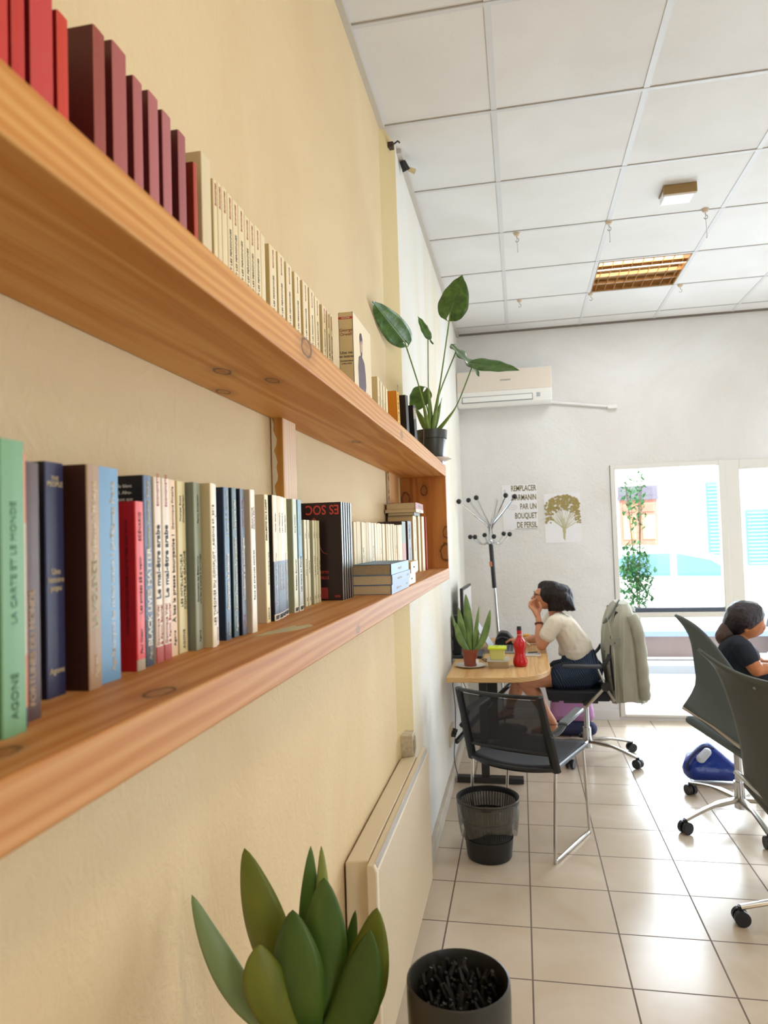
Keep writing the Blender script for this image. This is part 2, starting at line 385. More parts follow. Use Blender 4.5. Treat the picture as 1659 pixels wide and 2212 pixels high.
# ---------------------------------------------------------------- bookshelf on the left wall
SX = -.317
M_UP = wood('pine_upper', (172, 102, 34), (196, 130, 56), (218, 164, 94), [(-.445, 1.01, 1.827, .013), (-.394, 1.094, 1.827, .011), (-.505, 1.147, 1.827, .012), (-.317, 1.04, 1.862, .016), (-.433, 1.863, 1.827, .012), (-.317, 1.93, 1.85, .009)], org=(-.42, 1.4, 1.371))
M_LO = wood('pine_lower', (164, 98, 42), (190, 128, 68), (208, 158, 104), [(-.345, .62, 1.42, .013), (-.36, .43, 1.42, .010), (-.317, 1.33, 1.385, .007)], scale=.8, org=(-.42, 1.4, 1.371))
M_EP = wood('pine_end', (150, 84, 30), (186, 114, 48), (212, 146, 76), [(-.416, 3.1, 1.768, .016), (-.50, 3.1, 1.73, .022), (-.328, 3.1, 1.49, .026), (-.321, 3.1, 1.578, .018)], axis='z', org=(-.42, 1.4, 1.371))
M_POST = wood('amber_post', (150, 96, 36), (186, 128, 54), (206, 152, 82), axis='z')
M_BAT = wood('pale_batten', (206, 166, 128), (222, 186, 148), (232, 202, 168), axis='z')
sh = thing('wall_shelf', 'long two tier pine wall shelf full of books fixed to the cream wall', 'shelf', (-.42, 1.4, 1.371))
bm = newbm(); box(bm, WX+.001, SX, -1.2, SYE, 1.8275, 1.878); obj('upper_board', bm, M_UP, sh, bevel=.0025)
bm = newbm(); box(bm, WX+.001, SX, -1.2, SYE, 1.372, 1.42)
obj('lower_board', bm, M_LO, sh, bevel=.0025)
bm = newbm(); box(bm, WX+.001, SX-.001, SYE-.028, SYE-.001, 1.42, 1.8275); obj('end_panel', bm, M_EP, sh, bevel=.001)
bm = newbm(); box(bm, WX+.001, WX+.012, 2.76, 2.98, 1.42, 1.8275); obj('back_post', bm, M_POST, sh)
bm = newbm(); box(bm, WX+.001, WX+.028, 1.43, 1.438, 1.42, 1.8275); box(bm, WX+.001, WX+.028, 1.438, 1.52, 1.42, 1.8275, 1); obj('back_post', bm, [M_POST, M_BAT], sh)
# flaked paint left on the two posts
for (y, x0) in ((1.4295, WX+.003), (2.7595, WX+.002)):
    bm = newbm()
    pts = [(x0, 1.42)]; z = 1.42
    while z < 1.82: pts.append((x0+.004+.006*rnd.random()*(1.6 if z > 1.6 else 1), z)); z += .006+.008*rnd.random()
    pts.append((x0, z)); prism(bm, pts, 'y', y-.0006, y)
    obj('paint_flake', bm, mat('flaked_paint', (226, 214, 186), .7), sh, smooth=False)
# patch of torn paper glue on the lower board
bm = newbm(); prism(bm, [(-.395, .99), (-.378, 1.01), (-.368, 1.03), (-.352, 1.055), (-.34, 1.11), (-.352, 1.13), (-.366, 1.10), (-.374, 1.12), (-.384, 1.06), (-.392, 1.04)], 'z', 1.4201, 1.4206)
obj('glue_patch', bm, mat('glue', (190, 180, 130), .35), sh, smooth=False)

# ---------------------------------------------------------------- books
M_PAGE = mat('page_edges', (214, 192, 150), .85, noise=.25, nscale=400)
M_PAGEW = mat('page_edges_white', (228, 218, 196), .85, noise=.2, nscale=500)
def cov(c, r=.45):
    return mat('cover_%d_%d_%d' % tuple(c), c, r)
INK = mat('ink_black', (40, 34, 34), .6); WH = mat('ink_white', (230, 226, 214), .6); RD = mat('ink_red', (176, 40, 30), .6)
def book(label, y0, y1, x, z0, h, dep, col, spine=None, bands=(), texts=(), group=None, page=None, cat='book', side=None):
    """upright book: spine towards the room at x, pages towards the wall"""
    yc = (y0+y1)/2; t = thing('book', label, cat, (x-dep/2, yc, z0), 0, group)
    cm = [cov(col), cov(spine or col)]; n = len(bands)
    for b in bands: cm.append(cov(b[2]))
    if side: cm[0] = cov(side)
    bm = newbm(); th = .0009
    box(bm, x-dep, x-.0012, y0, y0+th, z0, z0+h, 0); box(bm, x-dep, x-.0012, y1-th, y1, z0, z0+h, 0)
    cuts = sorted({0., 1.} | {b[0] for b in bands} | {b[1] for b in bands})
    for a, b in zip(cuts, cuts[1:]):
        mi = 1
        for k, bd in enumerate(bands):
            if bd[0] <= a+1e-6 and b-1e-6 <= bd[1]: mi = 2+k
        pr_ = [(x-.0022, y0), (x-.0008, y0+.0003), (x, y0+.0014), (x+.0003, yc), (x, y1-.0014), (x-.0008, y1-.0003), (x-.0022, y1)]
        prism(bm, pr_, 'z', z0+a*h, z0+b*h, mi)
        if mi > 1 and bd and len(bands) and len([q for q in bands if len(q) > 3]):
            pass
    obj('cover', bm, cm, t, smooth=False)
    bm = newbm(); box(bm, x-dep+.002, x-.0024, y0+th, y1-th, z0+.0015, z0+h-.0015); obj('pages', bm, page or M_PAGE, t)
    for tx in texts:
        s, zf, size, m = tx[:4]; off = tx[4] if len(tx) > 4 else 0; kw = tx[5] if len(tx) > 5 else {}
        words(t, s, (x+.0006, yc+off, z0+zf*h), (0, 0, 1), (0, -1, 0), size, m, 'lettering', **kw)
    return t
LZ = 1.4202
SEQ = []
def LB(*a, **k): return book(*a, **k)
LB('green spined book standing first on the left of the lower shelf', .457, .484, -.381, LZ, .225, .115, (70, 128, 62), (112, 160, 116),
   texts=[('LA CARTE ET LE MONDE', .58, .0085, mat('ink_teal', (70, 120, 92), .6)), ('AGONE', .13, .010, mat('ink_dgreen', (46, 84, 44), .6))])
LB('thin orange and cream book squeezed beside the green book', .486, .496, -.389, LZ, .218, .11, (222, 120, 70), (214, 178, 150), [(0, .07, (40, 40, 60)), (.07, .26, (224, 116, 60)), (.74, 1, (226, 118, 74))])
LB('dark brown book with pale lettering between the orange and the navy books', .499, .522, -.397, LZ, .213, .11, (52, 30, 22), (74, 40, 28),
   texts=[('FORTUNES DU MONDE', .28, .009, mat('ink_tan', (190, 160, 120), .6))])
LB('thick navy blue book with short gold lines across its spine', .582, .610, -.437, LZ, .223, .083, (16, 18, 34), (34, 34, 74),
   texts=[])
nb = bpy.data.objects['book.003']
M_GOLD = mat('ink_gold', (206, 184, 140), .5)
for zf, s_, sz in ((.93, 'THE', .006), (.905, 'PEOPLE', .007), (.53, 'Une', .008), (.495, 'histoire', .0075), (.46, 'popu', .008), (.11, 'Agone', .008)):
    words(nb, s_, (-.4365, .596, LZ+.223*zf), (0, 1, 0), (0, 0, 1), sz, M_GOLD)
LB('brown covered book with a tan spine beside the thick navy book', .620, .642, -.419, LZ, .223, .10, (64, 32, 22), (160, 124, 84),
   texts=[('Michel Pinçon & Monique', .72, .009, mat('ink_cream', (226, 204, 168), .6)), ('LA VIOLENCE', .42, .011, mat('ink_mint', (168, 176, 140), .6)), ('Agone', .1, .009, M_GOLD)])
LB('sky blue book with white lettering between the tan and the short red books', .647, .684, -.424, LZ, .224, .095, (84, 130, 170), (98, 146, 184),
   texts=[('Thomas Frank', .80, .0105, M_GOLD, .006), ('Pourquoi les riches votent à gauche', .42, .0095, WH, .004), ('Agone', .1, .009, M_GOLD, .004)])
LB('short bright red book with a grey foot in front of the black book', .718, .736, -.425, LZ, .191, .085, (188, 24, 26), (222, 62, 56), [(0, .065, (176, 156, 130))],
   texts=[('SCÉNARIO', .85, .007, INK), ('Les années 68 à venir', .50, .0075, INK), ('Paul Nizan', .17, .0065, INK)])
rb = bpy.data.objects['book.006']
for k, zf in enumerate((.86, .79, .72, .62, .54, .46, .38, .31)):
    words(rb, 'une page de texte'[:16-k % 3], (-.4365, .7176, LZ+.191*zf), (0, 0, 1), (-1, 0, 0), .006, mat('ink_dred', (120, 12, 14), .6)) if k % 2 else None
LB('tall black book with a slate spine lettered BLACK LIVES MATTER', .743, .762, -.429, LZ, .223, .09, (22, 22, 24), (70, 88, 116), [(0, .24, (38, 44, 60))],
   texts=[('BLACK LIVES MATTER', .36, .0118, WH, 0, dict(bold=.0004)), ('Keeanga-Yamahtta Taylor', .79, .0078, M_GOLD), ('Agone', .08, .008, M_GOLD)])
bb = bpy.data.objects['book.007']
for k, s_ in enumerate(('le blanc', 'l. Afro-', 'tant que')):
    words(bb, s_, (-.452, .7427, LZ+.223*(.945-k*.035)), (1, 0, 0), (0, 0, 1), .0058, WH)
for k, (y0, y1) in enumerate(((.768, .785), (.787, .806))):
    LB('cream book lettered Le mal-être arabe, %s of the pair with red feet' % ('left' if k == 0 else 'right'), y0, y1, -.4295, LZ, .223, .09, (222, 204, 178), (226, 208, 186), [(0, .085, (176, 56, 42))],
       texts=[('ÉCONOMISTES', .93, .006, RD), ('Le mal-être arabe', .54, .0125, INK, -.001, dict(bold=.0003)), ('Dominique Vidal', .20, .0072, RD, -.004), ('& Karim Bourtel', .20, .0072, RD, .004)], group=None)
LB('peach spined book lettered A bas la presse bourgeoise', .812, .830, -.434, LZ, .223, .085, (222, 188, 146), (232, 198, 158),
   texts=[('À bas la presse bourgeoise !', .44, .0098, INK, 0, dict(bold=.0002)), ('Dominique Pinsolle', .84, .007, INK), ('Agone', .1, .0075, INK)])
LB('pale yellow book lettered Les intellectuels contre la gauche', .835, .858, -.4345, LZ, .223, .085, (206, 188, 132), (222, 206, 152),
   texts=[('LES INTELLECTUELS', .42, .0078, INK, -.004), ('CONTRE LA GAUCHE', .42, .0078, INK, .005), ('Michael Scott', .84, .0062, INK, -.004), ('Christofferson', .84, .0062, INK, .004), ('AGONE', .08, .007, INK)])
LB('grey green book between the pale yellow and the cream books', .862, .882, -.4245, LZ, .223, .095, (124, 130, 112), (152, 158, 134),
   texts=[('Comment les États-Unis', .42, .0062, INK, -.003), ('ont fait le monde à leur image', .42, .0055, INK, .004), ('Perry Anderson', .84, .006, INK), ('Agone', .08, .006, INK)])
LB('ivory book lettered Les théories du complot', .886, .900, -.412, LZ, .223, .105, (208, 190, 146), (236, 222, 190),
   texts=[('LES THÉORIES DU COMPLOT • AGONE 47, 2012', .50, .0078, INK)], side=(206, 190, 144))
LB('thin pinkish white book lettered in small capitals right of the ivory book', .902, .915, -.4165, LZ, .223, .10, (226, 214, 206), (230, 216, 212),
   texts=[('LES CLASSES SOCIALES ET LE CERVEAU', .38, .0062, mat('ink_brown', (120, 80, 70), .6), -.002), ('[', .8, .008, INK), (']', .2, .008, INK), ('AGONE', .07, .0052, INK)])
LB('deep blue book lettered Gouverner la science', .949, .968, -.421, LZ, .222, .098, (18, 34, 54), (62, 94, 124), [(0, .05, (44, 78, 108))],
   texts=[('Gouverner la science', .38, .0095, WH, 0, dict(bold=.0003)), ('J. Lamy & A. Carpenter', .83, .0072, M_GOLD), ('Agone', .07, .0075, M_GOLD)])
LB("dark teal book lettered Quand l'art chasse le populaire", .977, .995, -.4205, LZ, .223, .098, (20, 34, 40), (52, 82, 88),
   texts=[("Quand l'art chasse le populaire", .42, .0088, M_GOLD, 0, dict(bold=.0002)), ('Marjorie Glas', .82, .0082, WH, 0, dict(bold=.0002)), ('Agone', .09, .009, WH)])
LB('blackish blue book lettered Combattre en sociologues', 1.001, 1.019, -.4175, LZ, .223, .10, (20, 26, 36), (56, 62, 84),
   texts=[('Combattre en sociologues', .45, .0088, WH, 0, dict(bold=.0003)), ('Azzedine Fares', .83, .007, mat('ink_rose', (190, 130, 120), .6)), ('Agone', .09, .008, mat('ink_rose', (190, 130, 120), .6))])
LB('ivory book with a broad spine right of the three dark blue books', 1.027, 1.047, -.4115, LZ, .223, .105, (204, 190, 164), (232, 218, 196),
   texts=[('Race et sciences sociales', .40, .0078, INK), ('Gérard Noiriel', .8, .0055, INK, -.004), ('Stéphane Beaud', .8, .0055, INK, .003)], side=(200, 184, 158))
LB('thin ivory pamphlet, left one of two beside the broad ivory book', 1.050, 1.060, -.418, LZ, .223, .1, (232, 220, 200), texts=[('[ la lettre ]', .82, .005, INK)])
LB('thin ivory pamphlet, right one of two beside the broad ivory book', 1.062, 1.071, -.423, LZ, .222, .095, (230, 216, 192), None, [(.10, .108, (120, 100, 90))])
LB('beige covered book lettered Collectif du 9 août', 1.150, 1.169, -.4345, LZ, .223, .085, (200, 184, 152), (224, 206, 150),
   texts=[('COLLECTIF DU 9 AOÛT', .80, .0068, INK, -.003, dict(bold=.0003)), ('AGONE', .07, .006, INK), ('Quand ils ont fermé l’usine', .42, .0052, INK, .003)], side=(196, 180, 150))
def lgf(label, y0, y1, x, lo, hi, text, split=.47, side=(220, 205, 170), top='Marcel Cohen', h=.2235):
    t = LB(label, y0, y1, x, LZ, h, .085, side, lo, [(0, .05, (230, 220, 196)), (split, 1, hi)],
           texts=[(text, .33, .0085, WH if sum(lo) < 400 else INK, 0, dict(bold=.0002)), (top, .78, .006, INK if sum(hi) > 400 else WH)])
    words(t, 'LGF', (x+.0008, (y0+y1)/2, LZ+.0055), (0, 1, 0), (0, 0, 1), .0085, INK, bold=.0008)
    return t
lgf('navy footed book with a peach upper half next to the black cover', 1.178, 1.202, -.430, (52, 58, 88), (232, 206, 174), 'La nouvelle école des élites', side=(24, 20, 18))
lgf('navy book lettered Corps et âme with a sand upper half', 1.206, 1.229, -.432, (56, 66, 92), (224, 196, 150), 'Corps et âme', top='Loïc Wacquant')
lgf('navy book lettered Corps et âme with a white upper half', 1.232, 1.256, -.436, (66, 80, 112), (232, 222, 204), 'Corps et âme', top='Loïc Wacquant')
lgf('book with a black lower half and a yellow upper half', 1.262, 1.286, -.441, (18, 20, 18), (222, 202, 146), 'Les racines du capitalisme', top='Nelson Fabian')
lgf('sage green book lettered Freedom Summer', 1.312, 1.337, -.438, (206, 206, 168), (190, 196, 166), 'Freedom Summer', side=(150, 154, 124), top='Doug McAdam')
lgf('grey book lettered Les imams en France with a blue upper half', 1.341, 1.366, -.437, (176, 180, 170), (82, 132, 152), 'Les imams en France', side=(176, 180, 160), top='Solenne Jouanneau')
for k, (y0, y1, s_) in enumerate(((1.430, 1.447, 'Petite histoire'), (1.450, 1.468, 'La fabrique'), (1.490, 1.505, 'Le peuple invisible'), (1.508, 1.523, 'Sur la télévision'), (1.526, 1.540, 'Les mots'))):
    LB('small pale green pocket book, %s of the five before the black magazines' % ('first', 'second', 'third', 'fourth', 'last')[k], y0, y1, -.4525+.0005*k, LZ, .185, .068, (172, 172, 140), (214, 204, 162),
       texts=[(s_, .45, .0062, INK), ('auteur', .82, .005, INK), ('RA', .08, .006, INK)])
# upright black magazines, upside down
M_RED2 = mat('ink_coral', (206, 74, 62), .5)
for k in range(5):
    y0 = 1.572+.017*k; x = -.407+.0012*k
    t = thing('magazine', ['black magazine with red upside down lettering, front one of five', 'second black magazine behind the lettered front one', 'third black magazine, middle of the five upright ones', 'fourth black magazine with a worn white edge', 'last black magazine beside the flat blue books'][k], 'magazine', (x-.05, y0, LZ), 0, 'upright black magazines')
    bm = newbm(); box(bm, WX+.004, x, y0, y0+.0028, LZ, LZ+.228, 0); box(bm, WX+.004, x, y0+.0112, y0+.014, LZ, LZ+.228, 0); box(bm, x-.003, x, y0+.0028, y0+.0112, LZ, LZ+.228, 0)
    obj('cover', bm, cov((44, 28, 28), .3), t)
    bm = newbm(); box(bm, WX+.006, x-.003, y0+.003, y0+.011, LZ+.001, LZ+.227); obj('pages', bm, M_PAGEW, t)
    bm = newbm(); box(bm, x, x+.0003, y0+.0002, y0+.0016, LZ, LZ+.228); obj('worn_edge', bm, WH, t)
    if k == 0:
        Y = y0-.0006; ex, ey = (-1, 0, 0), (0, 0, -1)
        words(t, 'ES SOC', (x-.004, Y, LZ+.212), ex, ey, .031, M_RED2, align='LEFT', bold=.0004, squeeze=.82)
        words(t, 'GUEN', (x-.033, Y, LZ+.066), ex, ey, .009, M_RED2, align='LEFT'); words(t, 'SYBIL', (x-.033, Y, LZ+.053), ex, ey, .010, M_RED2, align='LEFT')
        words(t, 'E', (x-.056, Y, LZ+.098), ex, ey, .009, M_RED2, align='LEFT'); words(t, 'R', (x-.056, Y, LZ+.086), ex, ey, .009, M_RED2, align='LEFT')
        bm = newbm()
        for pts in ([(-.064, .18), (-.058, .176), (-.060, .168)], [(-.066, .155), (-.056, .13), (-.046, .112), (-.036, .108)], [(-.064, .15), (-.062, .12), (-.052, .128)]):
            tube(bm, arc([(x+a, Y, LZ+b) for a, b in pts], 5), .0011, 6)
        ball(bm, (x-.066, Y, LZ+.187), (.005, .0006, .006)); box(bm, x-.062, x-.036, Y, Y+.0005, LZ+.004, LZ+.03)
        box(bm, x-.02, x-.007, Y, Y+.0005, LZ+.007, LZ+.012)
        obj('drawing', bm, mat('drawing_red', (150, 52, 46), .5), t)
# row of small paperbacks, page edges outward
YR = 1.745; n = 26; ys = [YR+i*(2.50-YR)/n for i in range(n)]
for i, y0 in enumerate(ys):
    wd = (2.50-YR)/n - .0015; hh = .186 + rnd.uniform(-.002, .001); c = rnd.choice([(232, 218, 186), (224, 204, 162), (236, 226, 204), (214, 194, 150), (228, 212, 176)])
    x = -.42 + rnd.uniform(-.0015, .002)
    t = thing('book', 'slim cream paperback in the row of cream spines behind the flat blue books', 'book', (x-.045, y0, LZ), 0, 'slim cream paperbacks in a row on the lower shelf')
    bm = newbm(); box(bm, x-.09, x, y0, y0+.0012, LZ, LZ+hh); box(bm, x-.09, x, y0+wd-.0012, y0+wd, LZ, LZ+hh); box(bm, x-.0016, x, y0+.001, y0+wd-.001, LZ, LZ+hh)
    obj('cover', bm, cov(c, .6), t)
    bm = newbm(); box(bm, x-.088, x-.0016, y0+.0012, y0+wd-.0012, LZ+.001, LZ+hh-.001); obj('pages', bm, M_PAGE if i % 3 else M_PAGEW, t)
    if i in (3, 8, 12, 15, 16, 17, 21): words(t, rnd.choice(['Mémoires', 'La voie', 'Un récit', 'Le fil']), (x+.0004, y0+wd/2, LZ+hh*(.15 if i in (15, 16, 17) else .55)), (0, 0, 1), (0, -1, 0), .009, INK)
g_ = 'upright books near the end panel'
LB('comic with a green and red picture spine by the end of the cream row', 2.52, 2.60, -.424, LZ, .200, .09, (60, 40, 46), (96, 108, 84), [(0, .14, (66, 74, 70)), (.14, .60, (170, 66, 42))], group=g_)
LB('comic with a grey blue lettered spine beside the green and red one', 2.615, 2.70, -.418, LZ, .203, .09, (60, 40, 46), (112, 112, 118), [(0, .08, (90, 70, 60))], texts=[('CUBA', .80, .024, INK, 0, dict(bold=.001, squeeze=.95)), ('histoire', .35, .020, mat('ink_grey', (70, 72, 80), .6))], group=g_)
LB('tall beige book with rows of black print down its spine', 2.712, 2.80, -.412, LZ, .226, .10, (206, 178, 132), (216, 190, 144), texts=[('HISTOIRE', .80, .014, INK), ('SOCIALE', .48, .013, INK)], group=g_)
LB('tall cream book, left of the two plain ones near the end panel', 2.812, 2.86, -.405, LZ, .226, .10, (216, 192, 144), (226, 204, 160), group=g_)
LB('tall cream book, right of the two plain ones near the end panel', 2.865, 2.93, -.398, LZ, .226, .10, (220, 198, 152), (230, 208, 164), group=g_)
LB('thin red edged book last before the end panel', 2.94, 2.955, -.392, LZ, .226, .10, (176, 60, 28), (176, 60, 28), group=g_)
def flat_book(label, x0, x1, y0, y1, z0, th, col, page, spine_side='+x', rz=0, texts=(), group=None):
    t = thing('book', label, 'book', ((x0+x1)/2, (y0+y1)/2, z0), rz, group); cx, cy = (x0+x1)/2, (y0+y1)/2
    a, b, c, d = x0-cx, x1-cx, y0-cy, y1-cy
    bm = newbm(); box(bm, a, b, c, d, 0, .0009); box(bm, a, b, c, d, th-.0009, th); box(bm, b-.0016, b, c, d, .0009, th-.0009)
    obj('cover', bm, cov(col), t, local=True)
    bm = newbm(); box(bm, a+.002, b-.0018, c+.002, d-.002, .001, th-.001); obj('pages', bm, page, t, local=True)
    for s_, f, size, m in texts: words(t, s_, (b+.0006, c+(d-c)*f, th/2), (0, 1, 0), (0, 0, 1), size, m, local=True)
    return t
BL = (88, 112, 160)
for k, (z0, th, c, x1, y1) in enumerate(((LZ, .0235, BL, -.3185, 1.985), (LZ+.0237, .0245, BL, -.3165, 2.0), (LZ+.0485, .027, (96, 138, 170), -.3185, 1.985))):
    flat_book(['flat blue book at the bottom of the front stack', 'flat blue book in the middle of the front stack', 'flat pale blue patterned book on top of the front stack'][k], x1-.125, x1, 1.712, y1, z0, th, c,
              mat('page_grey', (176, 154, 120), .85, noise=.25, nscale=300) if k == 2 else M_PAGE, texts=[('la guerre des mots', .38, .009, WH), ('AGONE', .85, .008, WH)] if k < 2 else [('mon peuple', .45, .012, WH)], group='flat blue books stacked on the lower shelf')
for k in range(2):
    flat_book(['small cream paperback lying under another behind the blue stack', 'small cream paperback lying on top behind the blue stack'][k], -.417, -.327+.004*k, 2.04, 2.17+.05*k, LZ+.034*k, .033, (228, 206, 160), M_PAGE, rz=.03*k, texts=[('un récit', .4, .009, INK)], group='cream paperbacks lying behind the blue stack')
for k, (z0, th, c, x0, x1, y0, y1, s_) in enumerate(((LZ+.2266, .012, (70, 62, 66), -.51, -.405, 2.70, 2.86, 'PLAN'), (LZ+.2388, .012, (230, 212, 170), -.520, -.395, 2.69, 2.90, 'récit'), (LZ+.251, .026, (142, 44, 34), -.515, -.398, 2.70, 2.92, 'HISTOIRE'))):
    flat_book(['thin dark spined book lying across the tall cream books', 'thin cream book lying between the dark and the red ones', 'red spined book lying on top of the pile near the end panel'][k], x0, x1, y0, y1, z0, th, c, M_PAGE, texts=[(s_, .5, .016 if k == 2 else .009, WH if k != 1 else INK)], group='books lying across the upright ones')

# ---------------------------------------------------------------- upper shelf
UZ = 1.8783
ups = [(.500, .520, .245, (168, 24, 20), (196, 44, 34)), (.524, .541, .245, (150, 20, 20), (190, 40, 30)), (.548, .580, .235, (120, 16, 18), (196, 54, 52)), (.586, .603, .203, (150, 12, 8), (200, 48, 20)),
       (.645, .666, .232, (92, 26, 24), (150, 62, 50)), (.680, .708, .240, (96, 26, 24), (166, 84, 80)), (.722, .742, .228, (98, 30, 30), (172, 92, 92)), (.756, .779, .232, (98, 30, 30), (174, 96, 98)),
       (.789, .811, .228, (98, 30, 30), (176, 100, 104)), (.830, .851, .226, (88, 26, 28), (160, 84, 86)), (.873, .884, .206, (120, 34, 18), (180, 62, 28))]
nm = ['scarlet spined book first in the upper row of red books', 'second scarlet spined book in the upper row', 'broad rose red spined book in the upper row', 'orange red spined book, shortest of the left red ones', 'wide maroon covered book after the orange red one',
      'tallest dusty rose spined maroon book', 'dusty rose spined book, second after the wide maroon cover', 'dusty rose spined book, third after the wide maroon cover', 'dusty rose spined book, fourth after the wide maroon cover', 'dusty rose spined book just left of the small orange one', 'small orange brown book closing the row of red books']
for (y0, y1, h, c, s_), lb in zip(ups, nm): book(lb, y0, y1, -.42, UZ, h, .1, c, s_, group='red books on the upper shelf')
book('tall cream book standing right after the small orange brown one', .900, .930, -.421, UZ, .236, .1, (204, 176, 130), (222, 204, 166))
yy = [.938, .953, .968, .988, 1.008, 1.030, 1.056, 1.078, 1.100, 1.128, 1.170, 1.215, 1.262, 1.312, 1.365, 1.412, 1.452, 1.510, 1.552, 1.578, 1.600]
for i, y0 in enumerate(yy[:-1]):
    wd = min(.036, yy[i+1]-y0-.002) if i < 9 else [.020, .036, .036, .034, .036, .036, .034, .034, .030, .020, .016][i-9]
    h = .218+rnd.uniform(-.003, .003)
    tx = [('ÉCONOMIES', .90, .006, RD), ('SUR L’ÉTAT ET LES PERSONNES', .5, .008, INK)] if i != 9 else []
    if i < 3: tx = tx[:1]
    book('cream paperback with a red title bar in the long upper row', y0, y0+wd, -.421, UZ, h, .1, (208, 182, 120) if i != 9 else (206, 176, 110), (232, 214, 172), group='cream paperbacks with red bars on the upper shelf',
         texts=tx, side=(206, 182, 124))
# the turned book with a portrait on its front
t = thing('book', 'thick beige book turned to show its spine and a standing figure on its cover', 'book', (-.43, 1.72, UZ)); x0, x1, y0, y1, h = -.407, -.372, 1.60, 1.80, .2235
bm = newbm(); box(bm, x0, x1, y0, y0+.0015, UZ, UZ+h, 0); box(bm, x1-.001, x1, y0, y1, UZ, UZ+h, 1); box(bm, x0, x0+.001, y0, y1, UZ, UZ+h, 1)
box(bm, x0-.0003, x1+.0003, y0-.0004, y0, UZ+.207, UZ+.2125, 2)
obj('cover', bm, [cov((206, 184, 136)), cov((234, 216, 180)), cov((184, 56, 40))], t)
bm = newbm(); box(bm, x0+.001, x1-.001, y0+.0015, y1-.002, UZ+.001, UZ+h-.001); obj('pages', bm, M_PAGE, t)
ex, ez = (1, 0, 0), (0, 0, 1); xc = (x0+x1)/2
words(t, 'AGONE', (xc, y0-.0006, UZ+.2097), ex, ez, .005, WH, squeeze=1.2)
M_RBR = mat('ink_redbrown', (150, 70, 44), .6)
words(t, 'George', (xc, y0-.0006, UZ+.180), ex, ez, .0105, M_RBR); words(t, 'Orwell', (xc, y0-.0006, UZ+.170), ex, ez, .0105, M_RBR)
words(t, 'Une vie', (xc, y0-.0006, UZ+.126), ex, ez, .0098, mat('ink_violet', (50, 36, 60), .6)); words(t, 'en lettres', (xc, y0-.0006, UZ+.117), ex, ez, .0092, MATS['ink_violet'])
words(t, 'Correspondance', (xc, y0-.0006, UZ+.1065), ex, ez, .0056, INK, squeeze=.85); words(t, '(1903-1950)', (xc, y0-.0006, UZ+.0995), ex, ez, .0052, INK)
words(t, 'George Orwell', (x1+.0004, 1.735, UZ+.052), (0, 1, 0), ez, .013, mat('ink_faint', (196, 160, 130), .6))
# plain standing figure printed on the front
X = x1+.0003; bm = newbm()
def pp(pts, mi=0): prism(bm, pts, 'x', X-.0002, X+.0002, mi)
def oc(y, z, a, b, mi=0, n=16): pp([(y+a*math.cos(2*PI*k/n), z+b*math.sin(2*PI*k/n)) for k in range(n)], mi)
fy = 1.68; fz = UZ
pp([(fy-.030, fz+.052), (fy-.034, fz+.10), (fy-.026, fz+.128), (fy-.008, fz+.136), (fy+.012, fz+.136), (fy+.036, fz+.126), (fy+.046, fz+.10), (fy+.050, fz+.07), (fy+.038, fz+.045), (fy, fz+.038)])
obj('figure_print', bm, mat('print_mauve', (92, 72, 84), .6, noise=.4, nscale=120), t, smooth=False)
bm = newbm(); X += .0003; oc(fy+.004, fz+.158, .013, .022); obj('figure_face', bm, mat('print_skin', (180, 150, 128), .6), t, smooth=False)
bm = newbm(); X += .0002; pp([(fy-.010, fz+.162), (fy-.013, fz+.180), (fy-.006, fz+.192), (fy+.008, fz+.194), (fy+.017, fz+.183), (fy+.016, fz+.168), (fy+.008, fz+.176), (fy-.004, fz+.174)]); oc(fy+.004, fz+.141, .006, .006)
obj('figure_hair', bm, mat('print_dark', (54, 44, 52), .6), t, smooth=False)
for i in range(4):
    y0 = 2.13+.045*i; book('thin cream paperback, %s of the four right of the portrait book' % ('first', 'second', 'third', 'last')[i], y0, y0+.03, -.421, UZ, (.19, .185, .18, .182)[i], .09, (214, 192, 140), (232, 216, 176), group='thin cream paperbacks after the portrait book', texts=[('récits et documents', .5, .0085, INK)] if i < 3 else [])
# leaning books
def leaning(label, y, x, h, th, dep, ang, cols, bands, tx):
    t = thing('book', label, 'book', (x-dep/2, y, UZ), 0); t.rotation_euler = (ang, 0, 0)
    bm = newbm(); a, b = -dep/2, dep/2
    box(bm, a, b, 0, .0012, 0, h, 0); box(bm, a, b, th-.0012, th, 0, h, 0)
    z = 0
    for f, mi in bands: box(bm, b-.0016, b+.0004, 0, th, z, f*h, mi); z = f*h
    obj('cover', bm, [cov(c, .4) for c in cols], t, local=True)
    bm = newbm(); box(bm, a+.002, b-.002, .0012, th-.0012, .0015, h-.0015); obj('pages', bm, M_PAGE, t, local=True)
    for s_, f, size, m in tx: words(t, s_, (b+.0009, th/2, h*f), (0, 0, 1), (0, -1, 0), size, m, local=True)
    return t
leaning('orange yellow book leaning towards the cream ones on the upper shelf', 2.42, -.408, .200, .05, .09, R(6), [(214, 132, 20), (240, 176, 30)], [(1, 1)], [('LA COMMUNE DE PARIS', .52, .022, INK)])
leaning('black book with a white edge leaning against the orange yellow one', 2.53, -.394, .205, .06, .09, R(8), [(22, 20, 20), (30, 28, 28)], [(1, 1)], [])
leaning('black book with a grey picture band leaning beside the plant pot', 2.66, -.384, .19, .07, .09, R(11), [(22, 22, 22), (20, 20, 20), (150, 130, 112)], [(.72, 1), (.94, 2), (1, 1)], [('III', .83, .03, WH)])

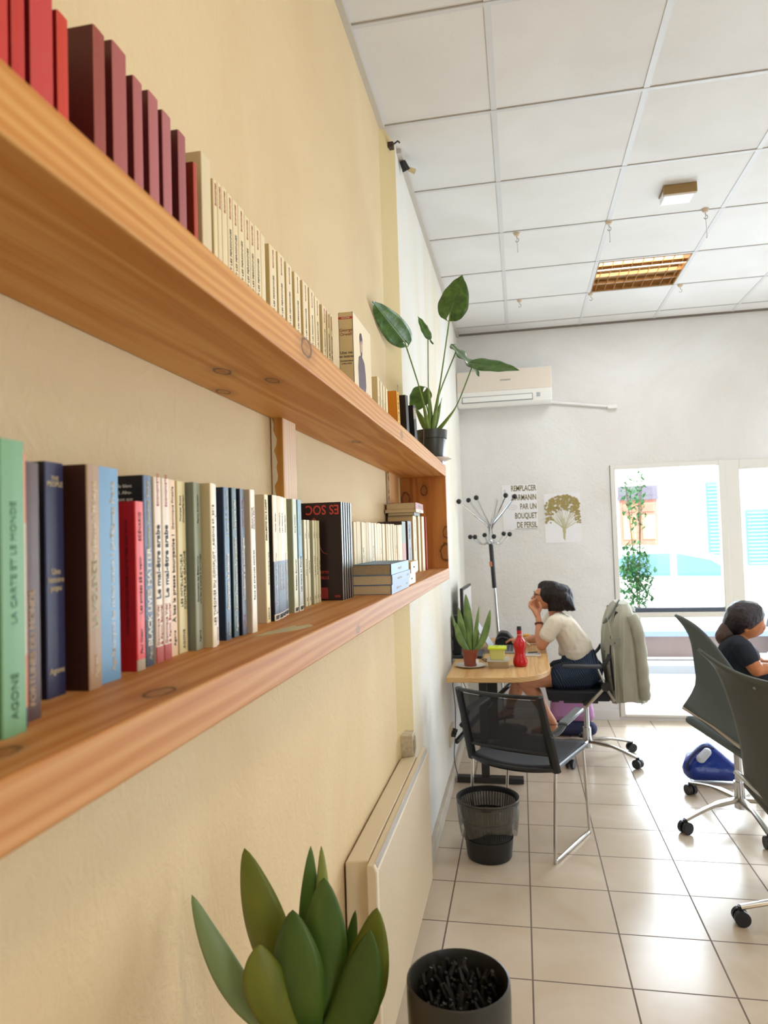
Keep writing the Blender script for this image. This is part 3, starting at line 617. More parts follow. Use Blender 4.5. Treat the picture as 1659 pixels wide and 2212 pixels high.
# ---------------------------------------------------------------- sun blocking slab, ceiling fittings
bm = newbm(); box(bm, -1, 5.2, -2.6, 6.3, HZ+.14, HZ+.3); struct(obj('ceiling', bm, M_PLAIN, local=True))  # unseen slab added to stop sun coming through the fitting hole
t = thing('louvre_light', 'square recessed ceiling light with brass louvres and one lit tube', 'ceiling light', ((LF[0]+LF[1])/2, (LF[2]+LF[3])/2, HZ))
x0, x1, y0, y1 = LF; x0 += .015; x1 -= .015; y0 += .015; y1 -= .015
bm = newbm()
box(bm, x0, x1, y0, y1, HZ+.052, HZ+.056)
for a in ((x0, x0+.004, y0, y1), (x1-.004, x1, y0, y1), (x0, x1, y0, y0+.004), (x0, x1, y1-.004, y1)): box(bm, *a, HZ-.002, HZ+.09)
obj('tray', bm, mat('tray_enamel', (196, 150, 92), .35, .3), t)
M_BRASS = mat('bronzed_louvre', (206, 160, 104), .35, .7, noise=.5, nscale=14)
for k in range(5):
    bm = newbm(); y = y0+.004+(y1-y0-.008)*k/4; box(bm, x0+.004, x1-.004, y-.003, y+.003, HZ+.001, HZ+.022); obj('reflector', bm, M_BRASS, t)
for k in range(9):
    bm = newbm(); x = x0+(x1-x0)*(k+.5)/9; box(bm, x-.0015, x+.0015, y0+.004, y1-.004, HZ+.002, HZ+.014); obj('louvre', bm, M_BRASS, t)
for k in range(4):
    y = y0+.004+(y1-y0-.008)*(k+.5)/4
    bm = newbm(); tube(bm, [(x0+.01, y, HZ+.034), (x1-.01, y, HZ+.034)], .014, 12)
    if k == 1: obj('lit_tube', bm, mat('lit_tube', (255, 252, 246), .4, emit=7), t)['label'] = 'the one lit white tube'
    else: obj('tube', bm, mat('dark_tube', (150, 120, 90), .3), t)
t = thing('emergency_light', 'small white box with a brown back edge fixed to the ceiling', 'emergency light', (.87, 3.79, HZ-.05))
bm = newbm(); box(bm, .79, .94, 3.74, 3.86, HZ-.045, HZ-.006); obj('diffuser', bm, mat('white_plastic', (236, 238, 242), .35), t, bevel=.006)
bm = newbm(); box(bm, .785, .945, 3.72, 3.742, HZ-.05, HZ-.002); box(bm, .785, .945, 3.73, 3.86, HZ-.006, HZ); obj('housing', bm, mat('brown_plastic', (150, 118, 66), .5), t)
M_HOOK = mat('hook_metal', (140, 130, 118), .35, .8)
for (px, py, L, lb) in ((.045, 4.095, .105, 'white cord hanging from a hook above the air conditioner side'), (.559, 4.078, .11, 'thin cord hanging from the ceiling joint left of the louvred light'), (1.067, 4.062, .15, 'cord hanging from the ceiling joint by the small white box'), (.06, 5.291, .035, 'small bare ceiling hook furthest from the shelf boards'), (.575, 5.29, .04, 'bare ceiling hook at the near left corner of the louvred light'), (1.196, 5.286, .03, 'bare ceiling hook at the right corner of the louvred light')):
    t = thing('ceiling_hook', lb, 'hook', (px, py, HZ))
    bm = newbm(); lathe(bm, [(0, -.018), (.012, -.018), (.020, -.003), (.020, -.001), (0, -.001)], (px, py, HZ), 14); obj('rosette', bm, mat('rosette', (206, 186, 158), .5), t)
    bm = newbm(); tube(bm, arc([(px, py, HZ-.015), (px, py, HZ-.03), (px+.010, py, HZ-.038), (px+.008, py, HZ-.052), (px-.004, py, HZ-.054), (px-.008, py, HZ-.046)], 4), .0018, 6); obj('hook', bm, M_HOOK, t)
    if L > .06:
        bm = newbm(); tube(bm, [(px, py, HZ-.03), (px+.003, py, HZ-L), (px+.001, py, HZ-L-.012)], [.0018, .0018, .003], 6); obj('cord', bm, mat('cord_white', (196, 190, 180), .7), t)
t = thing('spotlight', 'small black clip spotlight with a yellowish end up in the wall corner', 'spotlight', (-.45, 3.16, 3.27))
bm = newbm(); tube(bm, [(-.470, 3.13, 3.298), (-.455, 3.15, 3.262)], [.014, .019], 12); obj('body', bm, mat('black_plastic', (24, 24, 26), .4), t)
bm = newbm(); tube(bm, [(-.446, 3.155, 3.272), (-.418, 3.17, 3.262)], [.010, .012], 12); obj('lamp_head', bm, mat('yellowed_plastic', (214, 190, 144), .5), t)
t = thing('cable_bracket', 'small dark bracket fixed at the top of the yellow wall corner', 'bracket', (-.5, 2.97, 3.25))
bm = newbm(); box(bm, WX, -.478, 2.93, 2.96, 3.258, 3.282); obj('plate', bm, mat('dark_metal', (56, 44, 30), .5), t, bevel=.002)
bm = newbm(); tube(bm, [(-.48, 2.945, 3.275), (-.46, 2.95, 3.290), (-.452, 2.955, 3.283)], .004, 8); obj('clip', bm, MATS['dark_metal'], t)

# ---------------------------------------------------------------- air conditioner and pipe on the far wall
t = thing('air_conditioner', 'white wall mounted air conditioner high on the far wall', 'air conditioner', (-.09, FY-.1, 2.65))
AX0, AX1, AZ0, AZ1, AY = -.482, .300, 2.650, 2.945, FY-.20
def acx(x0, x1): return [(x0, 0)]
bm = newbm(); prism(bm, [(FY, AZ0+.02), (FY-.05, AZ0), (AY+.05, AZ0), (AY+.012, AZ0+.02), (AY, AZ0+.06), (AY, AZ0+.10), (AY+.006, AZ1-.006), (AY+.02, AZ1), (FY, AZ1)], 'x', AX0, AX1)
M_AC = mat('ac_white', (236, 234, 228), .3); obj('housing', bm, M_AC, t, bevel=.006)
bm = newbm(); prism(bm, [(AY-.004, AZ0+.115), (AY+.002, AZ1-.008), (AY+.008, AZ1-.008), (AY+.004, AZ0+.115)], 'x', AX0+.002, AX1-.002); obj('front_panel', bm, mat('ac_panel', (226, 214, 198), .3), t, bevel=.001)
bm = newbm(); box(bm, AX0+.045, AX1-.16, AY-.003, AY+.02, AZ0+.028, AZ0+.072); obj('outlet_flap', bm, M_AC, t, bevel=.003)
M_GREYLINE = mat('grey_line', (110, 112, 116), .5)
bm = newbm()
for (a, b, c, d) in ((AX0+.041, AX1-.156, AZ0+.072, AZ0+.0755), (AX0+.041, AX1-.156, AZ0+.0235, AZ0+.028), (AX0+.041, AX0+.045, AZ0+.0235, AZ0+.0755), (AX1-.16, AX1-.156, AZ0+.03, AZ0+.0755)): box(bm, a, b, AY-.0015, AY+.012, c, d)
obj('flap_gap', bm, M_GREYLINE, t)
words(t, 'MITSUBISHI', (-.075, AY-.0035, AZ0+.20), (1, 0, 0), (0, 0, 1), .017, M_GREYLINE, name='maker_name')
bm = newbm()
for k in range(4): box(bm, AX1-.125, AX1-.095, AY-.002, AY, AZ0+.045+.009*k, AZ0+.050+.009*k)
obj('sticker', bm, mat('sticker_grey', (150, 158, 170), .5), t)
bm = newbm(); tube(bm, [(AX1-.01, FY-.02, AZ0+.022), (.80, FY-.018, 2.598)], .012, 12); tube(bm, [(.80, FY-.018, 2.598), (.80, FY+.02, 2.596)], .014, 12)
box(bm, .755, .83, FY-.04, FY, 2.585, 2.612)
tag(obj('pipe', bm, mat('pipe_white', (232, 230, 226), .4)), 'white plastic drain pipe running right from the air conditioner into the wall', 'pipe')

# ---------------------------------------------------------------- posters
M_OCHRE = mat('poster_ochre', (112, 98, 40), .6)
M_PAPER = mat('poster_paper', (232, 230, 232), .6)
t = thing('poster', 'white poster with five lines of olive lettering behind the coat rack', 'poster', (.005, FY, 1.595))
bm = newbm(); box(bm, -.141, .152, FY-.003, FY-.0006, 1.597, 1.985); obj('sheet', bm, M_PAPER, t)
for k, s_ in enumerate(('REMPLACER', 'DARMANIN', 'PAR UN', 'BOUQUET', 'DE PERSIL')):
    words(t, s_, (.146, FY-.0036, 1.949-.0785*k), (1, 0, 0), (0, 0, 1), .068, M_OCHRE, squeeze=.58, bold=.0012, align='RIGHT')
bm = newbm(); box(bm, -.042, .146, FY-.0042, FY-.003, 1.602, 1.6055); obj('underline', bm, M_OCHRE, t)
bm = newbm(); c = at(1107, 1096, FY-.004)
tube(bm, [(c.x+.034*math.cos(a*PI/12), FY-.0036, c.z+.02*math.sin(a*PI/12)) for a in range(25)], .0008, 5, cap=False)
for z in (1.925, 1.94, 1.955): tube(bm, [(-.118+.006*math.cos(a*PI/6), FY-.0036, z-.02+.007*math.sin(a*PI/6)) for a in range(13)], .001, 5, cap=False)
obj('emblem', bm, mat('poster_grey', (120, 116, 104), .6), t)
words(t, 'AU PERSIL', (c.x, FY-.0036, c.z), (1, 0, 0), (0, 0, 1), .008, MATS['poster_grey'])
# print of a bunch of parsley
t = thing('poster', 'white print of an olive coloured bunch of parsley right of the lettered poster', 'poster', (.356, FY, 1.477))
bm = newbm(); box(bm, .208, .505, FY-.003, FY-.0006, 1.477, 1.892); obj('sheet', bm, M_PAPER, t)
r2 = random.Random(3); bx, bz = .365, 1.585
bm = newbm()
for k in range(46):
    a = R(r2.uniform(18, 162)); L = r2.uniform(.12, .19)*(1 if abs(a-PI/2) < .9 else .8); ex_ = max(.212, min(.500, bx+L*math.cos(a)*1.05)); ez_ = min(1.88, bz+.02+L*math.sin(a)*1.25)
    tube(bm, arc([(bx+r2.uniform(-.01, .01), FY-.0034, bz-.06+r2.uniform(-.03, .03)), (bx+r2.uniform(-.012, .012), FY-.0034, bz), ((bx+ex_)/2+r2.uniform(-.01, .01), FY-.0034, (bz+ez_)/2), (ex_, FY-.0034, ez_)], 3), .0013, 4, cap=False)
obj('stalks', bm, mat('print_cream', (196, 190, 150), .6), t)
bm = newbm()
for k in range(620):
    a = R(r2.uniform(8, 172)); L = .10+.11*math.sqrt(r2.random()); x = bx+L*math.cos(a)*1.0; z = bz+.03+L*math.sin(a)*1.25
    if not (.215 < x < .498 and z < 1.882): continue
    s_ = r2.uniform(.005, .012); n = 6; a0 = r2.random()*3
    prism(bm, [(x+s_*math.cos(a0+2*PI*q/n)*r2.uniform(.6, 1.2), z+s_*math.sin(a0+2*PI*q/n)*r2.uniform(.6, 1.2)) for q in range(n)], 'y', FY-.0042-.000006*k, FY-.0040)
obj('leaves_print', bm, mat('print_olive', (160, 142, 84), .7), t, smooth=False)['kind'] = 'stuff'

# ---------------------------------------------------------------- coat rack
RX, RY = -.245, 5.72
t = thing('coat_rack', 'chrome and black coat stand with round black knobs behind the desk', 'coat rack', (RX, RY, 0))
M_CHR = mat('chrome', (200, 202, 206), .12, 1.); M_BLK = mat('black_gloss', (20, 20, 22), .35)
tb = at(1076, 1370, RY); tt = at(1060, 1172, RY); tm = at(1068, 1270, RY)
d = (tt-tb).normalized(); foot = tb - d*(tb.z/d.z)
bm = newbm(); tube(bm, [foot+d*.03, tm], .014, 14); obj('lower_pole', bm, M_CHR, t)
bm = newbm(); tube(bm, [tm, tt], .018, 14); obj('upper_pole', bm, M_BLK, t)
bm = newbm(); q = at(1062, 1218, RY); tube(bm, [q-d*.02, q+d*.02], .0186, 14); obj('label', bm, mat('label_red', (206, 120, 96), .5), t)
bm = newbm(); lathe(bm, [(0, 0), (.17, 0), (.17, .012), (.05, .03), (.02, .05), (0, .05)], foot, 32); obj('foot', bm, M_BLK, t)
hubp = tt
for k, (px, py, r_) in enumerate(((993, 1085, 3.2), (1014, 1083, -.7), (1030, 1078, .8), (1072, 1077, -1.), (1091, 1073, .9), (1110, 1075, 0.3))):
    e = at(px, py, RY-.10*r_); s0 = hubp+V((k-2.5)*.007, 0, .01); m1 = s0+V(0, -.006*r_, .12)
    mid = m1 + (e-m1)*.45
    bm = newbm(); tube(bm, arc([s0, m1, mid, e], 5), .0075, 8); arm_ = obj('arm', bm, M_CHR, t)
    if k == 3: continue
    bm = newbm(); ball(bm, e+(e-mid).normalized()*.012, .021); obj('knob', bm, M_BLK, arm_)
bm = newbm(); e = at(1074, 1080, RY); tube(bm, [hubp+V(.005, .01, .1), e], .007, 8); obj('arm', bm, M_CHR, t)
for k, (px, py, r_) in enumerate(((1016, 1160, .9), (1026, 1160, -1), (1047, 1156, 1.2), (1067, 1159, -1.3), (1088, 1153, 1.2), (1101, 1154, -.6))):
    e = at(px, py, RY+.06*r_); s0 = hubp+V((k-2.5)*.007, 0, .07); low = hubp+V((e.x-hubp.x)*.5, .03*r_, -.012)
    bm = newbm(); tube(bm, arc([s0, hubp+V((k-2.5)*.007, 0, .02), low, e], 5), .0065, 8); arm_ = obj('lower_arm', bm, M_CHR, t)
    bm = newbm(); ball(bm, e, .020); obj('knob', bm, M_BLK, arm_)
bm = newbm(); tube(bm, [tt-d*.01, tt+d*.012], .024, 14); obj('hub', bm, M_CHR, t)

# ---------------------------------------------------------------- plants
def green(name, a, b, rough=.35, sc=9, st=(1, 1, 1)):
    g = G(name, rough, .5); n = g.noise(g.mapping(g.tc.outputs['Object'], st), sc, 4, 1.2)
    g.bump(n, .25, .004); return g.color(g.ramp(n, [(.3, a), (.7, b)]))
M_ALO = green('alocasia_leaf', (50, 86, 34), (88, 126, 54), .28, 26)
M_RIB = mat('alocasia_rib', (120, 150, 70), .4); M_STEM = green('alocasia_stem', (84, 116, 40), (132, 156, 66), .4, 12)
def heart(t, base, tip, W, nrm, name='leaf', curl=.0, fold=.22, lobe=.24, rib=True, wav=.0, bend=0.):
    base, tip = Vector(base), Vector(tip); ax = tip-base; L = ax.length; ax.normalize(); nrm = Vector(nrm); nrm = (nrm-ax*nrm.dot(ax)).normalized(); sd = ax.cross(nrm)
    bm = newbm(); nu, nv = 22, 5
    def pt(s, v, side):
        q = (s+lobe)/(1+lobe); o = W*.5*max(0, math.sin(PI*min(1, q**.66)))**.70*(1 if q < .86 else 1-.5*((q-.86)/.14)**.6)
        if q > .97: o *= (1-q)/.03
        i = 0 if s >= 0 else min(o, W*.015+W*.05*(-s/lobe)**.8)
        tt_ = i+(o-i)*v
        return base + ax*(s*L) + sd*(tt_*side) + nrm*(fold*tt_ - curl*L*s*s + wav*W*math.sin(s*17+side)*v*v - bend*tt_*tt_/W)
    for side in (-1, 1):
        grid(bm, lambda a, b: pt(-lobe+(1+lobe)*a, b, side), nu, nv)
    bmesh.ops.remove_doubles(bm, verts=bm.verts, dist=1e-5)
    l = obj(name, bm, M_ALO, t, solid=.0009)
    if rib:
        bm = newbm(); tube(bm, [base+ax*(s*L)+nrm*(-curl*L*s*s-.0006) for s in [k/10 for k in range(11)]], [.0016*(1-.08*k) for k in range(11)], 6); obj('midrib', bm, M_RIB, l)
    return l
PY = 2.985; pc = at(930, 985, PY)
t = thing('potted_alocasia', 'tall alocasia with heart shaped leaves in a dark grey pot at the shelf end', 'potted plant', (pc.x, PY, pc.z))
PZ = UZ+.0095; pcx = -.362
bm = newbm(); lathe(bm, [(0, 0), (.047, 0), (.0505, .004), (.062, .112), (.0675, .114), (.0705, .150), (.068, .150), (.064, .116), (.060, .112), (.058, .135), (0, .135)], (pcx, PY, PZ), 40)
obj('pot', bm, mat('pot_grey', (62, 62, 56), .35), t)
bm = newbm(); lathe(bm, [(0, .136), (.064, .136)], (pcx, PY, PZ), 24); obj('soil', bm, mat('soil', (44, 34, 26), .95, bump=.8, bscale=90), t)
bm = newbm(); q = at(915, 914, PY-.07); tube(bm, [q, q+V(.0, -.003, -.03), q+V(-.005, .004, -.075)], .0011, 5); obj('wire', bm, mat('wire_tan', (150, 120, 90), .5), t)
cz = PZ+.136
def stem(p0, p1, r0, r1, bow, name='stem'):
    p0, p1 = Vector(p0), Vector(p1); m_ = (p0+p1)/2+Vector(bow)
    bm = newbm(); pts = arc([p0, p0.lerp(m_, .5)+Vector(bow)*.25, m_, p1], 6); n = len(pts)
    tube(bm, pts, [r0+(r1-r0)*min(1, (i/n)*1.7) for i in range(n)], 10); return obj(name, bm, M_STEM, t)
cx = Vector((pcx, PY, cz-.01))
LV = [((972.5, 664), (998, 583), .135, (-.25, -1, -.15), 2.93, 0, (.003, 0, .0), .012, .003),
      ((874, 728), (803, 637), .104, (-.163, .205, .296), 2.86, .0, (.012, 0, 0), .012, .003),
      ((924, 714), (902, 672), .055, (.8, -.6, .2), 2.92, .0, (-.004, 0, 0), .007, .0024),
      ((986, 746), (1040, 796), .115, (.1, -.35, 1), 3.03, .10, (-.018, 0, .012), .008, .003),
      ((1022, 775), (1122, 784), .085, (-.15, -.8, .75), 2.96, .06, (.022, 0, -.012), .012, .003),
      ((914, 836), (890, 880), .11, (-.3, -1, .25), 3.02, .0, (.006, 0, 0), .007, .003)]
for k, (b, tp, W, nr, y, curl, bow, r0, r1) in enumerate(LV):
    B = at(*b, y); T = at(*tp, y-(.02 if k != 5 else 0) + (.03 if k == 3 else 0) - (.34 if k == 1 else 0))
    heart(t, B, T, W, nr, curl=curl, lobe=.24 if k not in (1, 4) else .12, wav=.02 if k != 3 else .05, fold=.18 if k else .06, bend=.3)
    stem(cx+V((b[0]-930)*.00008, (y-PY)*.3, 0), B, r0, r1, bow)
bm = newbm(); e = at(936, 733, 2.99); tube(bm, arc([at(926, 716, 2.99), at(930, 726, 2.985), e], 4), [.002]*4+[.004]*4+[.0015], 8); obj('leaf_tail', bm, M_ALO, t)
for (px, py, r_) in ((893, 862, .017), (955, 850, .015), (928, 830, .012)):
    e = at(px, py, PY); m_ = cx.lerp(e, .5)+V(0, 0, .0)
    bm = newbm(); grid(bm, lambda a, b: (cx.lerp(e, a)+V((b-.5)*2*r_*math.sin(PI*min(1, a*.75+.3)), -.006*math.sin(PI*b)-.01, 0)), 10, 6); obj('sheath', bm, M_STEM, t, solid=.0015)
bm = newbm(); lathe(bm, [(0, 0), (.04, 0), (.045, .003), (.062, .007), (.085, .015), (.0865, .0175), (.083, .0175), (.06, .0105), (.04, .0085), (0, .0085)], (pcx+.0, PY, UZ), 40)
tag(obj('saucer', bm, mat('white_china', (236, 230, 220), .15), smooth=True), 'white china saucer under the dark grey pot at the shelf end', 'saucer')
bpy.data.objects['potted_alocasia'].location.z = UZ+.009
for o in bpy.data.objects['potted_alocasia'].children_recursive:
    pass

M_SNK = green('snake_leaf', (84, 114, 56), (134, 158, 86), .4, 14, (1, 1, .5))
def blade(t, base, tip, W, nrm, bow=(0, 0, 0), name='leaf', twist=0., m=None, fold=.28, wb=.45):
    base, tip = Vector(base), Vector(tip); bow = Vector(bow); mid = (base+tip)/2+bow; pts = arc([base, base.lerp(mid, .5)+bow*.25, mid, mid.lerp(tip, .55)+bow*.2, tip], 5); n = len(pts)-1
    bm = newbm()
    def fn(a, b):
        i = min(n, int(round(a*n))); p = pts[i]; d = (pts[min(n, i+1)]-pts[max(0, i-1)]).normalized()
        nn = Vector(nrm); nn = (nn-d*nn.dot(d)).normalized(); nn = Matrix.Rotation(twist*a, 3, d) @ nn; s_ = d.cross(nn)
        w = W*.5*(wb+(1-wb)*math.sin(min(1, a/.55)*PI/2)) * (1 if a < .55 else max(0, 1-((a-.55)/.45)**1.7))
        v = (b-.5)*2; return p + s_*(w*v) + nn*(fold*w*(v*v-.5)*-1)
    grid(bm, fn, n, 8); bmesh.ops.remove_doubles(bm, verts=bm.verts, dist=1e-5)
    return obj(name, bm, m or M_SNK, t, solid=.0016)
M_BIG = green('snake_leaf_yellow', (92, 106, 30), (142, 142, 44), .45, 5, (1, 1, .6))
M_BIGD = green('snake_leaf_dark', (54, 84, 26), (88, 116, 40), .45, 6, (1, 1, .6))
M_TERRA = mat('terracotta_plastic', (140, 66, 44), .45)
# big snake plant at the bottom of the picture
SY = 1.0; PX, PZ2 = at(672, 2212, SY).x, .745
t = thing('potted_snake_plant', 'broad leaved green and yellow snake plant in a red brown pot by the radiator', 'potted plant', (PX, SY, PZ2))
bm = newbm(); lathe(bm, [(0, 0), (.042, 0), (.044, .003), (.055, .100), (.059, .102), (.060, .120), (.057, .120), (.054, .10), (0, .10)], (PX, SY, PZ2), 36); obj('pot', bm, M_TERRA, t)
bm = newbm(); lathe(bm, [(0, .104), (.054, .102)], (PX, SY, PZ2), 24); obj('soil', bm, MATS['soil'], t)
bz = PZ2+.10
for (tx, ty, yd, W, nr, bow, bx_, m_, tw) in ((528, 1832, 1.0, .058, (0, -1, .1), (-.006, 0, -.004), -.010, M_BIG, 0), (671, 1828, 1.02, .032, (.4, -1, 0), (-.004, 0, 0), .004, M_BIGD, .5), (694, 1828, 1.03, .028, (.9, -.6, 0), (.004, 0, 0), .010, M_BIG, 0),
        (700, 1895, .985, .060, (.1, -1, 0), (.004, 0, 0), .010, M_BIGD, 0), (414, 1932, .97, .036, (.25, -.9, .5), (-.012, 0, -.030), -.018, mat('snake_leaf_pale', (128, 150, 100), .45), 0), (632, 1965, .97, .066, (0, -1, 0), (0, -.01, 0), 0., M_BIGD, 0),
        (815, 1960, .99, .062, (-.15, -1, .3), (.014, 0, -.022), .018, M_BIG, 0), (560, 2040, .95, .052, (.2, -1, .3), (-.012, -.01, .010), -.014, M_BIG, .3), (768, 1965, 1.02, .022, (0, -1, 0), (.006, 0, -.01), .014, M_BIGD, 0), (800, 2010, .96, .060, (-.2, -1, .2), (.012, 0, -.02), .022, M_BIGD, 0)):
    blade(t, (PX+bx_, SY+(yd-1)*.6, bz), at(tx, ty, yd), W*1.14, nr, bow, m=m_, twist=tw)
# low table carrying the two near pots
t = thing('plant_stand', 'low wooden stand that carries the near snake plant and the dark pot', 'stand', (-.22, .97, 0))
bm = newbm(); box(bm, -.47, 0.02, .84, 1.09, .72, .745); obj('top', bm, M_POST, t, bevel=.003)
for x in (-.45, -.0):
    for y in (.86, 1.07): bm = newbm(); box(bm, x-.015, x+.015, y-.015, y+.015, 0, .72); obj('leg', bm, M_POST, t)
# dark pot of bark in a lime ring
DC = Vector((-.104, .955)); t = thing('dark_planter', 'dark grey planter full of black bark chips over a lime green base', 'planter', (DC.x, DC.y, .745))
zt = .965
bm = newbm(); lathe(bm, [(0, .765), (.036, .765), (.052, .80), (.064, .85), (.0685, .90), (.0695, .95), (.069, zt+.004), (.0665, zt+.005), (.065, zt), (.062, .90), (0, .895)], (DC.x, DC.y, 0), 40); obj('pot', bm, mat('planter_dark', (50, 50, 46), .4), t)
bm = newbm(); lathe(bm, [(0, .745), (.05, .745), (.058, .76), (.066, .845), (.0635, .845), (.054, .77), (0, .764)], (DC.x+.004, DC.y, 0), 40); obj('base', bm, mat('lime_plastic', (166, 190, 50), .4), t)['label'] = 'lime green base'
bm = newbm()
for k in range(150):
    a = rnd.random()*2*PI; r_ = .056*math.sqrt(rnd.random()); L = rnd.uniform(.010, .026)
    c = V(DC.x+r_*math.cos(a), DC.y+r_*math.sin(a), .925+rnd.uniform(0, .022)+(.012 if DC.y+r_*math.sin(a) > DC.y+.02 else 0))
    dv = Vector((rnd.uniform(-.6, .6), rnd.uniform(-.6, .6), 1)).normalized(); tube(bm, [c-dv*L*.6, c+dv*L*.6], [.0042, .0026], 5)
tag_ = obj('bark', bm, mat('bark_black', (26, 25, 24), .6, noise=.5, nscale=60), t); tag_['kind'] = 'stuff'

# ---------------------------------------------------------------- radiator
t = thing('radiator', 'cream electric panel radiator hung low on the left wall', 'radiator', (-.47, 2.4, .10))
M_RAD = mat('radiator_cream', (222, 208, 180), .35)
bm = newbm(); prism(bm, [(WX+.006, .14), (WX+.006, .655), (-.452, .665), (-.449, .655), (-.449, .12), (-.46, .10)], 'y', 1.93, 2.86); obj('back_body', bm, M_RAD, t, bevel=.004)
bm = newbm(); prism(bm, [(-.447, .11), (-.447, .668), (-.425, .668), (-.418, .650), (-.418, .12), (-.425, .105)], 'y', 1.89, 2.985); obj('front_body', bm, mat('radiator_front', (214, 198, 170), .4), t, bevel=.004)
bm = newbm()
for k in range(5): box(bm, -.4255+.0016*k, -.4247+.0016*k, 1.91, 2.97, .6675-.003*k, .6700-.003*k)
obj('top_grille', bm, mat('grille_silver', (214, 212, 208), .3, .5), t)
bm = newbm()
for k in range(90): z = .125+.0058*k; box(bm, -.4184, -.4172, 1.92, 2.96, z, z+.0022)
obj('ribbed_face', bm, mat('radiator_rib', (204, 186, 158), .45), t, smooth=False)['kind'] = 'stuff'
t = thing('cable_box', 'small beige junction box with stickers behind the far end of the radiator', 'box', (-.49, 2.87, .67))
bm = newbm(); box(bm, WX+.001, -.465, 2.865, 2.93, .655, .75, rot=Matrix.Rotation(.1, 3, 'X')); obj('case', bm, mat('box_beige', (206, 192, 164), .5, noise=.4, nscale=60), t, bevel=.003)
bm = newbm(); box(bm, -.4655, -.462, 2.872, 2.922, .675, .73, rot=Matrix.Rotation(.1, 3, 'X')); obj('sticker', bm, mat('sticker_tan', (170, 150, 120), .5, noise=.6, nscale=90), t)
# socket and plugs low on the wall
t = thing('wall_socket', 'socket low on the left wall with black plugs in it', 'socket', (JX, 4.55, .26))
bm = newbm(); box(bm, JX, JX+.010, 4.40, 4.60, .24, .35); obj('plate', bm, mat('socket_cream', (222, 208, 176), .4), t, bevel=.002)
for y in (4.44, 4.49, 4.55): bm = newbm(); tube(bm, [(JX+.01, y, .31), (JX+.04, y, .305)], [.014, .010], 8); obj('plug', bm, M_BLK, t)
for k, pts in enumerate(([at(990, 1420, 4.95), at(986, 1440, 4.93), at(988, 1445, 4.9)], )):
    pass

# ---------------------------------------------------------------- desk
DZ = .74
t = thing('desk', 'pine topped desk with black steel legs standing along the left wall', 'desk', (-.15, 4.85, 0))
M_DESK = wood('desk_pine', (172, 122, 66), (202, 156, 98), (220, 182, 128), [(-.09, 4.14, .72, .006), (.09, 4.75, .74, .008)], rough=.4, org=(-.15, 4.85, 0))
out = [(-.455, 4.075)]
for a in range(0, 91, 9):
    out.append((-.10+.25*math.sin(R(a)), 4.44-.35*math.cos(R(a))))
out += [(.150, 5.66), (-.455, 5.66)]
bm = newbm(); prism(bm, out, 'z', DZ-.030, DZ); obj('desktop', bm, M_DESK, t, bevel=.003)
M_LEG = mat('leg_black', (38, 34, 34), .5)
for y in (4.50, 5.45):
    bm = newbm(); box(bm, -.295, -.245, y-.02, y+.02, .04, DZ-.03); obj('column', bm, M_LEG, t)
    bm = newbm(); box(bm, -.47+.02, -.035, y-.03, y+.03, .006, .04); obj('foot', bm, M_LEG, t, bevel=.004)
bm = newbm(); box(bm, -.215, -.185, 4.62, 4.66, .25, DZ-.03); box(bm, -.215, -.185, 4.62, 5.43, DZ-.08, DZ-.03); obj('brace', bm, M_LEG, t)
bm = newbm(); tube(bm, [(-.46, 4.60, .22), (-.27, 5.0, .36), (-.10, 5.43, .44)], .016, 8); obj('cross_bar', bm, M_LEG, t)
bm = newbm()
for k in range(14): box(bm, -.246, -.2435, 4.478, 4.484, .30+.022*k, .309+.022*k)
obj('height_holes', bm, mat('hole_grey', (120, 120, 124), .5), t)

# things on the desk
def D(px, py): # point on the desktop
    v = fw + rt*((px-829.5)/F_PX) - up*((py-1106)/F_PX); k = (DZ-CAM_Z)/v.z; return Vector((v.x*k, v.y*k, DZ))
q = V(-.337, 4.425, DZ)
bm = newbm(); lathe(bm, [(0, 0), (.05, 0), (.055, .003), (.09, .010), (.094, .013), (.090, .013), (.055, .0065), (0, .006)], q, 40)
tag(obj('plate', bm, mat('plate_white', (228, 222, 214), .2)), 'white plate with grey pattern under the desk snake plant', 'plate')
q = q+V(.0, .0, .0067)
t = thing('potted_snake_plant', 'snake plant in a terracotta plastic pot on a white plate on the desk', 'potted plant', tuple(q))
bm = newbm(); lathe(bm, [(0, 0), (.037, 0), (.039, .003), (.046, .082), (.050, .084), (.052, .104), (.049, .104), (.046, .084), (0, .084)], q, 36); obj('pot', bm, M_TERRA, t)
bm = newbm(); lathe(bm, [(0, .088), (.046, .087)], q, 20); obj('soil', bm, MATS['soil'], t)
lb = at(1031, 1428, q.y-.045); bm = newbm(); box(bm, lb.x-.009, lb.x+.009, lb.y-.004, lb.y-.0025, lb.z-.014, lb.z+.014, rot=Matrix.Rotation(R(28), 3, 'Z')); obj('price_label', bm, mat('label_white', (232, 228, 218), .5), t)
def Q(px, py, y=4.42): return at(px, py, y)
bs = Q(1019, 1406)
